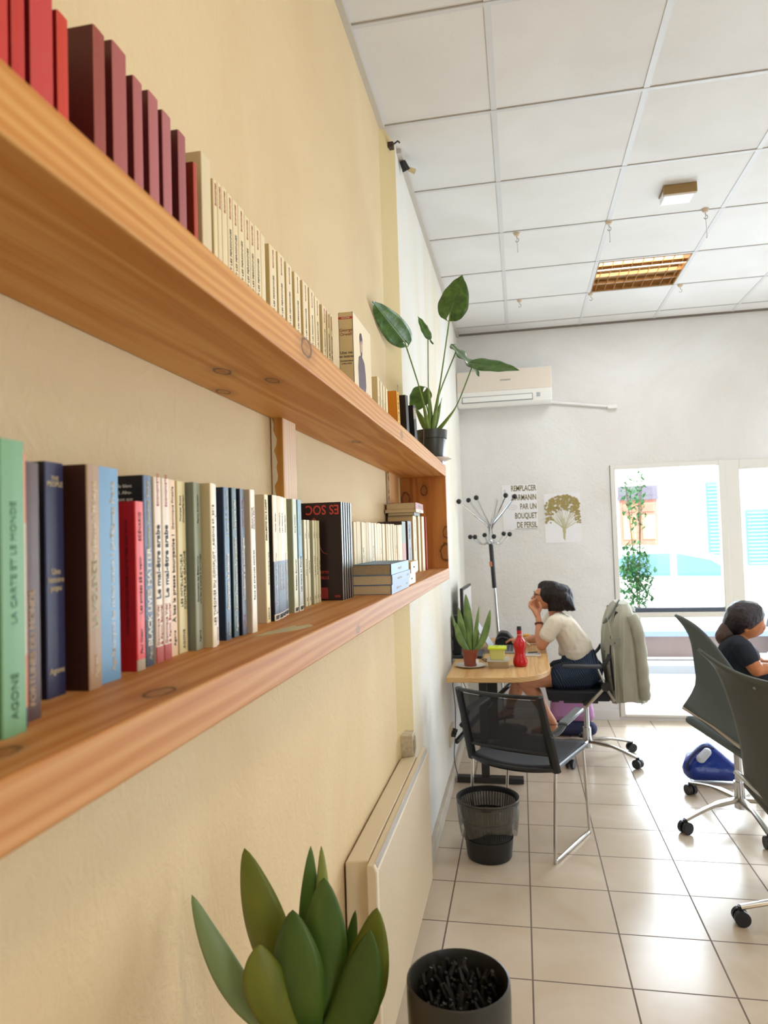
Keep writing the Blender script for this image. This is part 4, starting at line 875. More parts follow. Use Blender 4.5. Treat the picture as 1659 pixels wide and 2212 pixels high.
for (tx, ty, yd, W, nr, bow, bx_, tw) in ((1006, 1283, 4.44, .056, (.1, -1, 0), (0, 0, 0), -.004, 0), (991, 1312, 4.40, .042, (-.1, -1, 0), (-.012, 0, -.005), -.014, 0), (975, 1318, 4.46, .020, (.6, -1, 0), (-.014, 0, -.02), -.02, 0),
        (1035, 1308, 4.42, .030, (.5, -1, 0), (.0, 0, -.004), .010, .4), (1059, 1316, 4.40, .044, (-.1, -1, .1), (.012, 0, -.028), .016, 0), (985, 1345, 4.37, .044, (.2, -1, .2), (-.016, 0, -.01), -.01, 0), (1033, 1358, 4.44, .016, (.3, -1, 0), (.008, 0, 0), .012, 0), (1011, 1358, 4.38, .022, (0, -1, .2), (-.004, 0, 0), .0, 0)):
    blade(t, V(bs.x+bx_, 4.425+(yd-4.42)*.5, q.z+.085), at(tx, ty, yd), W, nr, bow, twist=tw, wb=.4)
def tub(bm, x0, x1, y0, y1, z0, z1, tp=.88):
    n0 = len(bm.faces); cx, cy = (x0+x1)/2, (y0+y1)/2
    def ring(s, z, c=.01):
        a, b = (x1-x0)/2*s, (y1-y0)/2*s; P_ = []
        for (sx, sy, a0) in ((1, 1, 0), (-1, 1, 90), (-1, -1, 180), (1, -1, 270)):
            for k in range(4): an = R(a0+30*k); P_.append(bm.verts.new((cx+sx*(a-c)+c*math.cos(an), cy+sy*(b-c)+c*math.sin(an), z)))
        return P_
    rs = [ring(tp, z0), ring(1, z1)]; n = 16; bm.faces.new(rs[0][::-1])
    for k in range(n): bm.faces.new((rs[0][k], rs[0][(k+1) % n], rs[1][(k+1) % n], rs[1][k]))
    bm.faces.new(rs[1]); return bm
def clear(name, c, a):
    return mat(name, c, .15, alpha=a)
gx0, gx1 = -.232, -.092
t = thing('glass_box', 'low clear food box with a lid under the lime lidded tub', 'food box', (-.162, 4.41, DZ))
bm = newbm(); tub(bm, gx0+.004, gx1-.004, 4.36, 4.47, DZ, DZ+.042, .93); obj('container', bm, clear('clear_tan', (196, 170, 130), .62), t)
bm = newbm(); tub(bm, gx0, gx1, 4.355, 4.475, DZ+.0425, DZ+.052, 1.); obj('lid', bm, clear('clear_lid', (212, 206, 192), .8), t)
bm = newbm()
for k in range(14): ball(bm, (rnd.uniform(-.215, -.11), rnd.uniform(4.38, 4.45), DZ+.010+rnd.uniform(0, .014)), (.010, .010, .006), sub=1)
obj('food', bm, mat('food_brown', (150, 96, 66), .7, noise=.5, nscale=60), t)
t = thing('lunch_tub', 'square yellowish tub with a bright lime lid on the clear food box', 'tub', (-.163, 4.412, DZ+.053))
bm = newbm(); tub(bm, -.217, -.118, 4.365, 4.455, DZ+.0525, DZ+.115, .86); obj('container', bm, mat('tub_yellow', (206, 202, 120), .4), t)
bm = newbm(); tub(bm, -.224, -.111, 4.358, 4.462, DZ+.1152, DZ+.127, 1.02); obj('lid', bm, mat('lid_lime', (204, 218, 22), .35), t, bevel=.003)['label'] = 'bright lime lid'
bm = newbm(); lathe(bm, [(0, .0), (.009, 0), (.009, .004), (0, .004)], (-.167, 4.41, DZ+.127), 14); obj('valve', bm, MATS['lid_lime'], t)
# red bottle
q = V(-.030, 4.45, DZ)
t = thing('red_bottle', 'curvy bright red bottle with a black cap and a dangling chain on the desk', 'bottle', tuple(q))
M_REDB = mat('bottle_red', (196, 16, 26), .18)
bm = newbm(); lathe(bm, [(0, 0), (.034, 0), (.042, .006), (.046, .022), (.044, .040), (.036, .060), (.031, .080), (.034, .100), (.039, .120), (.040, .135), (.034, .155), (.022, .172), (.0155, .184), (.0145, .215), (.015, .222), (0, .222)], q, 36, sx=.98); obj('body', bm, M_REDB, t)
bm = newbm(); tube(bm, [q+V(0, 0, .2225), q+V(0, 0, .246)], [.0155, .0135], 16); obj('cap', bm, M_BLK, t)
bm = newbm()
for k in range(16): a = k*PI/8; ball(bm, q+V(.0165*math.cos(a), .0165*math.sin(a), .195), .0026, sub=1)
for k, (dx, dz) in enumerate(((.020, .185), (.026, .172), (.034, .160), (.043, .150), (.050, .142))): tube(bm, [q+V(dx-.003, -.014, dz+.007), q+V(dx+.002, -.014, dz-.005)], .002, 6)
tube(bm, [q+V(.045, -.014, .150), q+V(.062, -.016, .132)], .0028, 6)
obj('chain', bm, mat('chain_pale', (222, 206, 190), .3, .4), t)
# laptop (open, seen from its side) with screen leaning back to the wall
t = thing('laptop', 'grey open laptop in front of the woman, screen tipped towards the wall', 'laptop', (-.10, 5.05, DZ))
M_LAP = mat('laptop_grey', (150, 152, 158), .35, .4); M_KEY = mat('keys_dark', (50, 52, 58), .5)
bm = newbm(); box(bm, -.215, .005, 4.90, 5.22, DZ, DZ+.014); obj('base', bm, M_LAP, t, bevel=.003)
bm = newbm()
for i in range(5):
    for j in range(12): box(bm, -.195+.024*i, -.176+.024*i, 4.925+.0235*j, 4.945+.0235*j, DZ+.014, DZ+.0165)
obj('keyboard', bm, M_KEY, t, smooth=False)['kind'] = 'stuff'
bm = newbm(); box(bm, -.224, -.218, 4.90, 5.22, DZ+.01, DZ+.215, rot=Matrix.Rotation(R(-33), 3, 'Y'), piv=(-.221, 5, DZ+.012)); obj('screen', bm, M_LAP, t, bevel=.002)
bm = newbm(); box(bm, -.2178, -.2170, 4.91, 5.21, DZ+.02, DZ+.208, rot=Matrix.Rotation(R(-33), 3, 'Y'), piv=(-.221, 5, DZ+.012)); obj('display', bm, mat('display_pale', (206, 212, 220), .3), t)
# black desk tape dispenser / phone shape
t = thing('black_telephone', 'low black telephone set on the desk behind the lime lidded tub', 'telephone', (-.14, 5.33, DZ))
bm = newbm(); prism(bm, [(-.215, DZ), (-.215, DZ+.03), (-.19, DZ+.085), (-.165, DZ+.098), (-.12, DZ+.09), (-.075, DZ+.035), (-.07, DZ)], 'y', 5.27, 5.40); obj('body', bm, mat('phone_black', (26, 28, 30), .4), t, bevel=.008)
bm = newbm(); tube(bm, arc([(-.20, 5.262, DZ+.04), (-.16, 5.258, DZ+.062), (-.11, 5.262, DZ+.04)], 5), .010, 8); obj('handset', bm, MATS['phone_black'], t)
# phone, pen, tape
t = thing('mobile_phone', 'white edged mobile phone lying flat beside the red bottle', 'phone', (.045, 4.84, DZ))
bm = newbm(); box(bm, -.01, .105, 4.80, 4.87, DZ+.0005, DZ+.010); obj('case', bm, mat('phone_white', (226, 220, 212), .3), t, bevel=.004)
bm = newbm(); box(bm, -.006, .101, 4.804, 4.866, DZ+.010, DZ+.0108); obj('glass', bm, mat('phone_glass', (150, 152, 158), .1), t)
bm = newbm(); tube(bm, [(.02, 4.92, DZ+.004), (.085, 4.95, DZ+.004)], .004, 8); tag(obj('pen', bm, M_BLK), 'short black pen lying behind the mobile phone', 'pen')
bm = newbm(); lathe(bm, [(.0, 0), (.028, 0), (.030, .01), (.026, .018), (0, .018)], (-.045, 4.72, DZ), 24, sy=1.3)
tag(obj('earbud_case', bm, mat('tan_plastic', (200, 150, 118), .35)), 'small tan rounded case left of the red bottle foot', 'case')
# blue and orange items behind the arm
bm = newbm(); box(bm, .05, .17, 5.50, 5.58, DZ, DZ+.035); tag(obj('blue_box', bm, mat('blue_card', (52, 84, 160), .5), bevel=.003), 'long blue box behind the elbow at the far end of the desk', 'box')
bm = newbm(); box(bm, -.01, .045, 5.48, 5.56, DZ, DZ+.045); tag(obj('orange_box', bm, mat('orange_card', (214, 152, 40), .5), bevel=.003), 'small orange yellow box beside the blue box at the desk end', 'box')
# monitor seen nearly edge on
t = thing('monitor', 'thin black edged monitor seen almost edge on against the left wall', 'monitor', (-.42, 5.10, DZ))
a, b = at(998, 1262, 4.86), at(1016, 1247, 5.36)
bm = newbm()
def quad_slab(p, q_, z0, z1, th, mi=0, off=0.):
    d_ = (q_-p); d_.z = 0; n_ = Vector((d_.y, -d_.x, 0)).normalized(); o_ = n_*off
    P_ = [p+o_, q_+o_, q_+o_-n_*th, p+o_-n_*th]; n0 = len(bm.faces)
    A = [bm.verts.new((v.x, v.y, z0)) for v in P_]; B = [bm.verts.new((v.x, v.y, z1)) for v in P_]
    bm.faces.new(A); bm.faces.new(B)
    for k in range(4): bm.faces.new((A[k], A[(k+1) % 4], B[(k+1) % 4], B[k]))
    setmi(bm, n0, mi)
pa, pb = Vector((-.405, 4.86, 0)), Vector((-.385, 5.38, 0))
quad_slab(pa, pb, DZ+.13, DZ+.455, .022); obj('case', bm, M_BLK, t, bevel=.003)
bm = newbm(); quad_slab(pa+(pb-pa)*.03, pb-(pb-pa)*.03, DZ+.145, DZ+.440, .0012, 0, .0015); obj('screen', bm, mat('screen_pale', (214, 208, 206), .25), t)
bm = newbm(); box(bm, -.425, -.415, 5.05, 5.17, DZ+.01, DZ+.22); box(bm, -.45, -.32, 5.0, 5.22, DZ, DZ+.012); obj('stand', bm, M_BLK, t)
t = thing('desktop_speaker', 'tall narrow black speaker standing behind the desk snake plant', 'speaker', (-.43, 4.80, DZ))
bm = newbm(); box(bm, -.474, -.425, 4.74, 4.83, DZ+.022, DZ+.28); obj('cabinet', bm, mat('speaker_black', (18, 18, 20), .6), t, bevel=.003)
bm = newbm(); box(bm, -.4245, -.421, 4.75, 4.82, DZ+.03, DZ+.27); obj('grille', bm, mat('speaker_cloth', (34, 34, 38), .8), t)
t = thing('docking_station', 'flat black and grey device under the black speaker at the wall side', 'device', (-.40, 4.86, DZ))
bm = newbm(); box(bm, -.474, -.28, 4.70, 4.98, DZ+.0005, DZ+.020); obj('case', bm, mat('dock_grey', (44, 46, 52), .4), t, bevel=.004)
bm = newbm(); box(bm, -.279, -.276, 4.72, 4.96, DZ+.004, DZ+.016); obj('front_strip', bm, mat('dock_light', (120, 124, 132), .4), t)
bm = newbm(); tube(bm, arc([(-.474, 4.80, DZ+.10), (-.478, 4.77, DZ+.13), (-.479, 4.72, DZ+.10), (-.477, 4.71, DZ+.06), (-.472, 4.74, DZ+.03)], 5), .0025, 6); tag(obj('cable', bm, M_BLK), 'black looped cable beside the black speaker against the wall', 'cable')
bm = newbm(); tube(bm, arc([(-.462, 4.62, DZ-.05), (-.468, 4.58, .60), (-.45, 4.50, .48), (-.448, 4.45, .34), (-.462, 4.46, .16), (-.44, 4.45, .045)], 6), .003, 6); tag(obj('cable', bm, M_BLK), 'black cable hanging under the desk down to the floor beside the wall', 'cable')
bm = newbm(); tube(bm, arc([(-.43, 4.62, DZ-.035), (-.415, 4.60, .64), (-.39, 4.62, .57), (-.385, 4.7, .52)], 6), .0024, 6); tag(obj('cable', bm, M_BLK), 'short dark cable dangling under the desk right of the long one', 'cable')
bm = newbm(); pts = [(-.255+.03*math.cos(k*.9)+.01*k*.3, 4.60+.035*math.sin(k*.9), DZ+.006+.002*k % .01) for k in range(12)]; tube(bm, arc(pts, 4), .0028, 6); tag(obj('cable', bm, mat('cable_dark', (40, 24, 24), .4)), 'small tangle of dark cable between the pot and the lime lidded tub', 'cable')

# ---------------------------------------------------------------- waste bin
BC = V(-.205, 3.485, 0)
t = thing('waste_bin', 'black slatted waste bin with a clear liner bag on the tiled floor', 'waste bin', tuple(BC))
M_BIN = mat('bin_black', (26, 25, 24), .45)
bm = newbm(); rz = .268; r0, r1 = .108, .144
for k in range(60):
    a = 2*PI*k/60; c, s_ = math.cos(a), math.sin(a)
    tube(bm, [BC+V(r0*c, r0*s_, .10), BC+V(r1*c, r1*s_, rz)], .0022, 4)
lathe(bm, [(0, .002), (r0-.004, .002), (r0, .008), (r0+.010, .10), (r0+.007, .10), (r0-.004, .012), (0, .012)], BC, 44)
lathe(bm, [(r1-.006, rz-.006), (r1+.006, rz-.006), (r1+.009, rz+.012), (r1+.002, rz+.018), (r1-.006, rz+.012), (r1-.006, rz-.006)], BC, 44)
lathe(bm, [(r0+.021, .185), (r0+.024, .185), (r0+.026, .195), (r0+.021, .195), (r0+.021, .185)], BC, 44)
obj('basket', bm, M_BIN, t)
gb = G('clear_liner', .15, .5); gb.b.inputs['Base Color'].default_value = srgb((92, 88, 80)); gb.b.inputs['Alpha'].default_value = .62
gb.bump(gb.noise(gb.tc.outputs['Object'], 22, 5, 2.), .6, .01)
bm = newbm()
def bag(u, v):
    a = 2*PI*u; 
    if v < .25: r = r1-.004-.010*(1-v/.25); z = rz-.10*(1-v/.25)
    else:
        q_ = (v-.25)/.75; r = r1+.008+.008*math.sin(a*5)*q_+.006*math.sin(a*11+3)*q_-.018*q_*q_; z = rz+.02-(.16+.03*math.sin(a*2+1))*q_
    return BC+V(r*math.cos(a), r*math.sin(a), z)
grid(bm, bag, 72, 16, closeu=True); obj('liner', bm, gb.m, t)['label'] = 'clear crinkled liner bag'
bm = newbm(); lathe(bm, [(0, .13), (.05, .17), (.095, .14), (.117, .16), (.104, .02), (0, .016)], BC, 20); obj('rubbish', bm, mat('rubbish_dark', (40, 38, 36), .8, noise=.6, nscale=40), t)

# ---------------------------------------------------------------- mesh visitor chair
def mesh_fabric():
    m = bpy.data.materials.new('black_mesh'); m.use_nodes = True; nt = m.node_tree; b = nt.nodes['Principled BSDF']
    b.inputs['Base Color'].default_value = srgb((46, 46, 52)); b.inputs['Roughness'].default_value = .8
    b.inputs['Alpha'].default_value = .66; return m
M_MESH = mesh_fabric(); M_CFR = mat('chair_frame_black', (26, 26, 30), .32); M_SEATB = mat('seat_black', (34, 34, 40), .75, bump=.2, bscale=300)
t = thing('visitor_chair', 'black mesh backed visitor chair with chrome legs between the bin and the desk', 'chair', (-.082, 3.56, 0), -math.atan2(.42, .906))
def bk(u, z): # back surface, u -1..1
    f = (z-.44)/.36; return V(u*(.226-.012*f), -.134*f - .035*(1-u*u)*(.6+.4*f), z)
bm = newbm(); grid(bm, lambda a, b: bk((a-.5)*1.84, .515+.265*b), 14, 10); obj('back_mesh', bm, M_MESH, t, local=True, solid=.002)
for s in (-1, 1):
    bm = newbm(); tube(bm, [bk(s, .42+.38*k/8) for k in range(9)], [.019]*5+[.016]*4, 8, flat=1.3); obj('side_frame', bm, M_CFR, t, local=True)
for z, nm_ in ((.795, 'top_rail'), (.505, 'lower_rail')):
    bm = newbm(); tube(bm, [bk(-1+.2*k, z) for k in range(11)], .010, 8); obj(nm_, bm, M_CFR, t, local=True)
bm = newbm(); grid(bm, lambda a, b: V((a-.5)*.43*(1-.06*b), -.015-.045*(1-(2*a-1)**2)*(1-b)+.47*b, .445-.018*math.sin(PI*b)-.012*math.sin(PI*a)), 14, 12)
obj('seat', bm, M_SEATB, t, local=True, solid=.014)
bm = newbm(); tube(bm, arc([(-.226, 0, .43), (-.12, -.05, .425), (0, -.064, .423), (.12, -.05, .425), (.226, 0, .43)], 5), .013, 8); tube(bm, [(-.222, 0, .43), (-.212, .45, .432), (.212, .45, .432), (.222, 0, .43)], .011, 8); obj('seat_frame', bm, M_CFR, t, local=True)
M_CHL = mat('chrome_leg', (196, 192, 186), .2, .9)
for s in (-1, 1):
    bm = newbm(); tube(bm, arc([(s*.224, .0, .42), (s*.222, -.035, .03), (s*.222, -.03, .010), (s*.224, 0, .0095)], 3), .0085, 8); obj('leg', bm, M_CHL, t, local=True)
    bm = newbm(); tube(bm, arc([(s*.214, .40, .42), (s*.236, .385, .03), (s*.236, .375, .010), (s*.234, .34, .0095)], 3), .0085, 8); obj('leg', bm, M_CHL, t, local=True)
    bm = newbm(); tube(bm, [(s*.224, -.01, .0095), (s*.235, .36, .0095)], .0085, 8); obj('floor_runner', bm, M_CHL, t, local=True)
    bm = newbm(); tube(bm, arc([(s*.222, -.07, .60), (s*.25, -.01, .615), (s*.262, .05, .65)], 4), [.030]+[.02]*7+[.014], 8, flat=.6); obj('arm_bracket', bm, M_CFR, t, local=True)
    bm = newbm(); box(bm, s*.262-.024, s*.262+.024, .02, .25, .650, .666, rot=Matrix.Rotation(R(6), 3, 'X')); obj('armrest', bm, mat('armrest_grey', (92, 98, 100), .35), t, local=True, bevel=.006)

# ---------------------------------------------------------------- office chairs
M_ALU = mat('cast_aluminium', (178, 172, 162), .28, .85); M_CAST = mat('caster_black', (24, 24, 30), .4)
def base5(t, C, ends, zc=.10, ztop=.42):
    bm = newbm(); tube(bm, [V(C[0], C[1], .06), V(C[0], C[1], .20)], .028, 14); tube(bm, [V(C[0], C[1], .20), V(C[0], C[1], ztop)], .020, 14); obj('gas_column', bm, M_CHR, t)
    for ex, ey in ends:
        e = V(ex, ey, .068); c = V(C[0], C[1], .105); m_ = c.lerp(e, .5)+V(0, 0, .018)
        bm = newbm(); tube(bm, arc([c, m_, e], 5), [.024]*5+[.016]*6, 8, flat=.6); arm_ = obj('base_arm', bm, M_ALU, t)
        bm = newbm(); d = V(ex-C[0], ey-C[1], 0).normalized(); s_ = V(-d.y, d.x, 0)
        tube(bm, [e+V(0, 0, -.037)-s_*.026, e+V(0, 0, -.037)-s_*.006], .030, 16); tube(bm, [e+V(0, 0, -.037)+s_*.006, e+V(0, 0, -.037)+s_*.026], .030, 16); tube(bm, [e+V(0, 0, -.04), e+V(0, 0, .005)], .012, 8)
        obj('caster', bm, M_CAST, arm_)
C1 = (.405, 5.10)
t = thing('office_chair', 'black office chair with silver arms the seated woman in the white t-shirt uses', 'chair', (C1[0], C1[1], 0))
base5(t, C1, [(.70, 4.86), (.715, 5.23), (.27, 4.82), (.15, 5.16), (.40, 5.42)])
M_SEATN = mat('seat_navy_black', (22, 24, 34), .7)
bm = newbm(); tub(bm, .13, .56, 4.87, 5.33, .425, .492, .93); obj('seat', bm, M_SEATN, t, bevel=.018)
bm = newbm(); box(bm, .25, .48, 5.0, 5.2, .385, .425); box(bm, .17, .22, 4.98, 5.03, .395, .425); obj('mechanism', bm, M_CAST, t, bevel=.005)
for y in (4.845, 5.355):
    s_ = 1 if y > 5 else -1
    bm = newbm(); box(bm, .245, .495, y-.028, y+.028, .655, .678); obj('armrest', bm, mat('armrest_dark', (52, 54, 60), .4), t, bevel=.008)
    bm = newbm(); tube(bm, [(.47, y, .65), (.515, y, .535)], .014, 8, flat=.6); obj('arm_post', bm, M_ALU, t)
    bm = newbm(); tube(bm, [(.515, y, .535), (.385, y, .40)], .017, 8, flat=.7); obj('side_strut', bm, M_ALU, t)
    bm = newbm(); tube(bm, [(.385, y, .40), (.385, y-s_*.15, .405)], .014, 8); obj('side_strut', bm, M_ALU, t)
    bm = newbm(); tube(bm, [(.515, y-.018, .535), (.515, y+.018, .535)], .030, 18); obj('pivot', bm, M_CAST, t)
    bm = newbm(); tube(bm, [(.515, y, .535), (.565, y, .44)], .016, 8, flat=.7); obj('back_strut', bm, M_ALU, t)
    bm = newbm(); tube(bm, arc([(.495, y, .665), (.53, y, .70), (.55, y-s_*.02, .74)], 4), .013, 8); obj('back_link', bm, M_CAST, t)
bm = newbm(); grid(bm, lambda a, b: V(.585+.03*b-.03*math.sin(PI*b)+.02*(1-(2*a-1)**2), 4.89+.44*a, .50+.52*b), 10, 10); obj('backrest', bm, M_SEATN, t, solid=.03)
bm = newbm(); tube(bm, [(.40, 5.1, .40), (.62, 5.1, .42), (.625, 5.1, .62)], .02, 8); obj('back_spine', bm, M_CAST, t)

# jacket hanging over the backrest
gj = G('faded_denim', .85, .2); o_ = gj.tc.outputs['Object']
nz = gj.noise(gj.mapping(o_, (1, 1, .35)), 7, 5, .4); gj.bump(gj.math('ADD', nz, gj.math('MULTIPLY', gj.noise(o_, 500, 2), .2)), .35, .01)
M_DEN = gj.color(gj.ramp(nz, [(.3, (160, 158, 142)), (.7, (184, 181, 165))]))
t = thing('denim_jacket', 'faded grey denim jacket with buttons hung over the back of the office chair', 'jacket', (.66, 5.1, .43))
prof = [(.422, .670, .120, .262), (.50, .672, .115, .262), (.62, .662, .116, .262), (.74, .655, .122, .266), (.84, .655, .116, .262), (.92, .652, .100, .255), (.99, .655, .080, .245), (1.04, .662, .060, .215), (1.068, .668, .040, .17)]
def jk(u, v):
    i = v*(len(prof)-1); k = min(int(i), len(prof)-2); f = i-k; z, cx, hx, hy = [prof[k][q]*(1-f)+prof[k+1][q]*f for q in range(4)]
    a = 2*PI*u; c, s_ = math.cos(a), math.sin(a); w_ = (1-v)**.7
    x = math.copysign(abs(c)**.75, c)*hx; y = math.copysign(abs(s_)**.6, s_)*hy
    rp = 1+w_*(.07*math.sin(9*a+2*z*5)+.04*math.sin(17*a+1))
    return V(cx+x*rp, 5.1+y*(1+w_*.025*math.sin(13*a)), z+.012*math.sin(3*a)*w_)
bm = newbm(); grid(bm, jk, 96, 26, closeu=True)
top = [jk(k/96, 1) for k in range(96)]; vs = [bm.verts.new(p) for p in top]; bm.faces.new(vs)
obj('body', bm, M_DEN, t)
bm = newbm(); tube(bm, arc([(.70, 4.87, 1.0), (.735, 4.86, .90), (.752, 4.86, .72), (.760, 4.86, .55), (.762, 4.87, .455)], 6), [.045, .05, .052, .053, .052, .05]+[.05+.004*math.sin(k*1.7) for k in range(19)], 14, flat=.75); obj('sleeve', bm, M_DEN, t)
bm = newbm(); grid(bm, lambda a, b: at(1302+30*a+6*b, 1347-34*a-12*b+6*math.sin(a*5), 4.90+.06*a), 8, 4); obj('collar', bm, mat('denim_dark', (112, 118, 112), .85), t, solid=.008)
bm = newbm(); grid(bm, lambda a, b: at(1333+38*a, 1313-8*math.sin(PI*a)+8*b, 4.92+.12*a), 8, 3); obj('collar', bm, mat('denim_pale', (190, 192, 184), .85), t, solid=.01)
fy_ = 4.818
bm = newbm(); P0 = [at(1313, 1382, fy_), at(1340, 1377, fy_), at(1340, 1392, fy_), at(1330, 1397, fy_), at(1314, 1392, fy_)]; P1 = [p+V(0, .004, 0) for p in P0]
A = [bm.verts.new(p) for p in P0]; B = [bm.verts.new(p) for p in P1]; bm.faces.new(A); bm.faces.new(B)
for k in range(5): bm.faces.new((A[k], A[(k+1) % 5], B[(k+1) % 5], B[k]))
obj('pocket_flap', bm, mat('denim_flap', (140, 140, 128), .85), t, bevel=.001)
for px, py in ((1328, 1389), (1306, 1407), (1314, 1434), (1319, 1462)):
    c = at(px, py, fy_-.002); bm = newbm(); tube(bm, [c, c+V(0, -.003, 0)], .0055, 10); obj('button', bm, mat('button_bronze', (96, 88, 74), .3, .7), t)
bm = newbm()
for pts in ([(1311, 1330), (1322, 1380), (1327, 1420), (1331, 1515)], [(1345, 1330), (1348, 1380), (1346, 1440), (1348, 1515)]): tube(bm, [at(a, b, fy_+.003) for a, b in pts], .0022, 5)
obj('seam', bm, mat('denim_seam', (184, 180, 164), .8), t)

# ---------------------------------------------------------------- seated woman at the desk
SKIN = (202, 138, 100)
gs = G('skin_warm', .5, .4); ns = gs.noise(gs.tc.outputs['Object'], 10, 4); M_SKIN = gs.color(gs.ramp(ns, [(.3, (194, 128, 92)), (.7, (212, 150, 114))]))
gs.b.inputs['Subsurface Weight'].default_value = .08; gs.b.inputs['Subsurface Radius'].default_value = (.01, .004, .002)
p1 = thing('person', 'person in a white t-shirt and dark shorts sitting at the desk, chin on hand', 'person', (.36, 5.1, 0))
HC = at(1184, 1289, 5.12)
bm = newbm()
ball(bm, HC+V(.012, 0, .012), (.096, .076, .100), sub=3)               # skull
hull(bm, [(HC+V(-.060, 0, -.050), .030), (HC+V(-.05, 0, .01), .052), (HC+V(.02, 0, -.03), .05)])   # jaw and cheeks
hull(bm, [(HC+V(-.068, 0, -.062), .020), (HC+V(-.02, 0, -.05), .04)])
nt_ = at(1147.5, 1293, 5.12)
hull(bm, [(nt_+V(.004, 0, 0), .009), (HC+V(-.082, 0, .026), .007), (HC+V(-.075, 0, -.012), .013)])   # nose
hull(bm, [(HC+V(-.086, -.012, -.044), .009), (HC+V(-.086, .012, -.044), .009), (HC+V(-.07, 0, -.044), .014)])  # lips
for s in (-1, 1):
    ball(bm, HC+V(-.078, s*.030, .030), (.012, .022, .008)); ball(bm, HC+V(.030, s*.077, -.010), (.016, .010, .030))
NK = at(1196, 1330, 5.12)
hull(bm, [(HC+V(.035, 0, -.05), .048), (NK+V(.02, 0, -.01), .050)])
S1, E1, W1 = at(1197, 1347, 4.955), V(.115, 4.965, .790), at(1163, 1336, 5.035)
chain(bm, [(S1, .050), (S1.lerp(E1, .5), .044), (E1, .037)])
chain(bm, [(E1+V(0, 0, -.004), .036), (E1.lerp(W1, .35)+V(-.006, 0, 0), .035), (E1.lerp(W1, .8), .024), (W1, .021)])
# fist under the chin: palm, five fingers
PL = at(1161, 1321, 5.055); KN = [at(1152+2.2*k, 1318-1.2*k, 5.03+.019*k) for k in range(4)]
for k in KN: hull(bm, [(W1, .018), (PL, .019), (k, .0125)])
for k, K in enumerate(KN):
    m1 = K+V(-.026+.003*k, .002*k, .026+.002*k); m2 = m1+V(.004, .004, .028); m3 = m2+V(.020, .006, .013)
    chain(bm, [(K, .0115), (m1, .0100), (m2, .0090), (m3, .0082)])
TH = [PL+V(.010, -.012, .0), PL+V(.022, -.022, .022), PL+V(.022, -.024, .046), PL+V(.012, -.024, .064)]
chain(bm, [(TH[0], .013), (TH[1], .0115), (TH[2], .0100), (TH[3], .0082)])
# other arm resting on the desk
S2, E2, W2 = V(.215, 5.285, .955), V(.130, 5.345, .785), V(-.010, 5.29, .772)
chain(bm, [(S2, .05), (S2.lerp(E2, .5), .043), (E2, .036)]); chain(bm, [(E2, .035), (E2.lerp(W2, .4), .033), (W2, .021)])
H2 = W2+V(-.060, -.012, .004); hull(bm, [(W2, .020), (H2+V(0, -.030, 0), .013), (H2+V(0, .030, 0), .013)])
for k in range(4):
    K = H2+V(-.006+.004*abs(k-1.5), -.030+.020*k, .002); chain(bm, [(K, .0105), (K+V(-.030, 0, .006), .0092), (K+V(-.052, 0, -.006), .0085), (K+V(-.062, 0, -.016), .0078)])
chain(bm, [(W2+V(-.02, -.018, 0), .012), (W2+V(-.045, -.042, -.002), .0105), (W2+V(-.075, -.050, -.008), .0085)])
# legs
HP1, K1, A1 = V(.42, 5.045, .585), at(1130, 1470, 5.0), at(1194, 1560, 5.28)
HP2, K2, A2 = V(.42, 5.185, .585), at(1119, 1470, 5.24), at(1101, 1525, 5.44)
chain(bm, [(HP1, .074), (HP1.lerp(K1, .55), .072), (K1, .052)]); chain(bm, [(K1, .052), (K1.lerp(A1, .3)+V(.012, 0, .004), .054), (K1.lerp(A1, .75), .036), (A1, .030)])
chain(bm, [(HP2, .074), (HP2.lerp(K2, .55), .072), (K2, .052)]); chain(bm, [(K2, .052), (K2.lerp(A2, .3)+V(.012, 0, 0), .053), (K2.lerp(A2, .75), .036), (A2, .030)])
F1 = A1+V(-.02, 0, -.045); T1 = F1+V(-.10, .01, -.012); hull(bm, [(A1, .030), (F1+V(.035, 0, -.006), .024), (F1, .026)]); hull(bm, [(F1, .028), (T1+V(0, -.018, 0), .014), (T1+V(0, .022, 0), .014)])
F2 = A2+V(-.02, 0, -.045); T2 = F2+V(-.09, .01, -.05); hull(bm, [(A2, .030), (F2+V(.035, 0, .01), .024), (F2, .026)]); hull(bm, [(F2, .028), (T2+V(0, -.018, 0), .014), (T2+V(0, .022, 0), .014)])
for (T, dz) in ((T1, -.002), (T2, -.010)):
    for k in range(5): hull(bm, [(T+V(0, -.026+.013*k, 0), .0085), (T+V(-.028+.004*k, -.028+.014*k, dz), .0075)])
hull(bm, [(V(.42, 5.07, .62), .08), (V(.42, 5.16, .62), .08), (at(1222, 1365, 5.12), .08), (at(1205, 1340, 5.12), .06)])
body = obj('body', bm, M_SKIN, p1, remesh=.0048, smo=5)
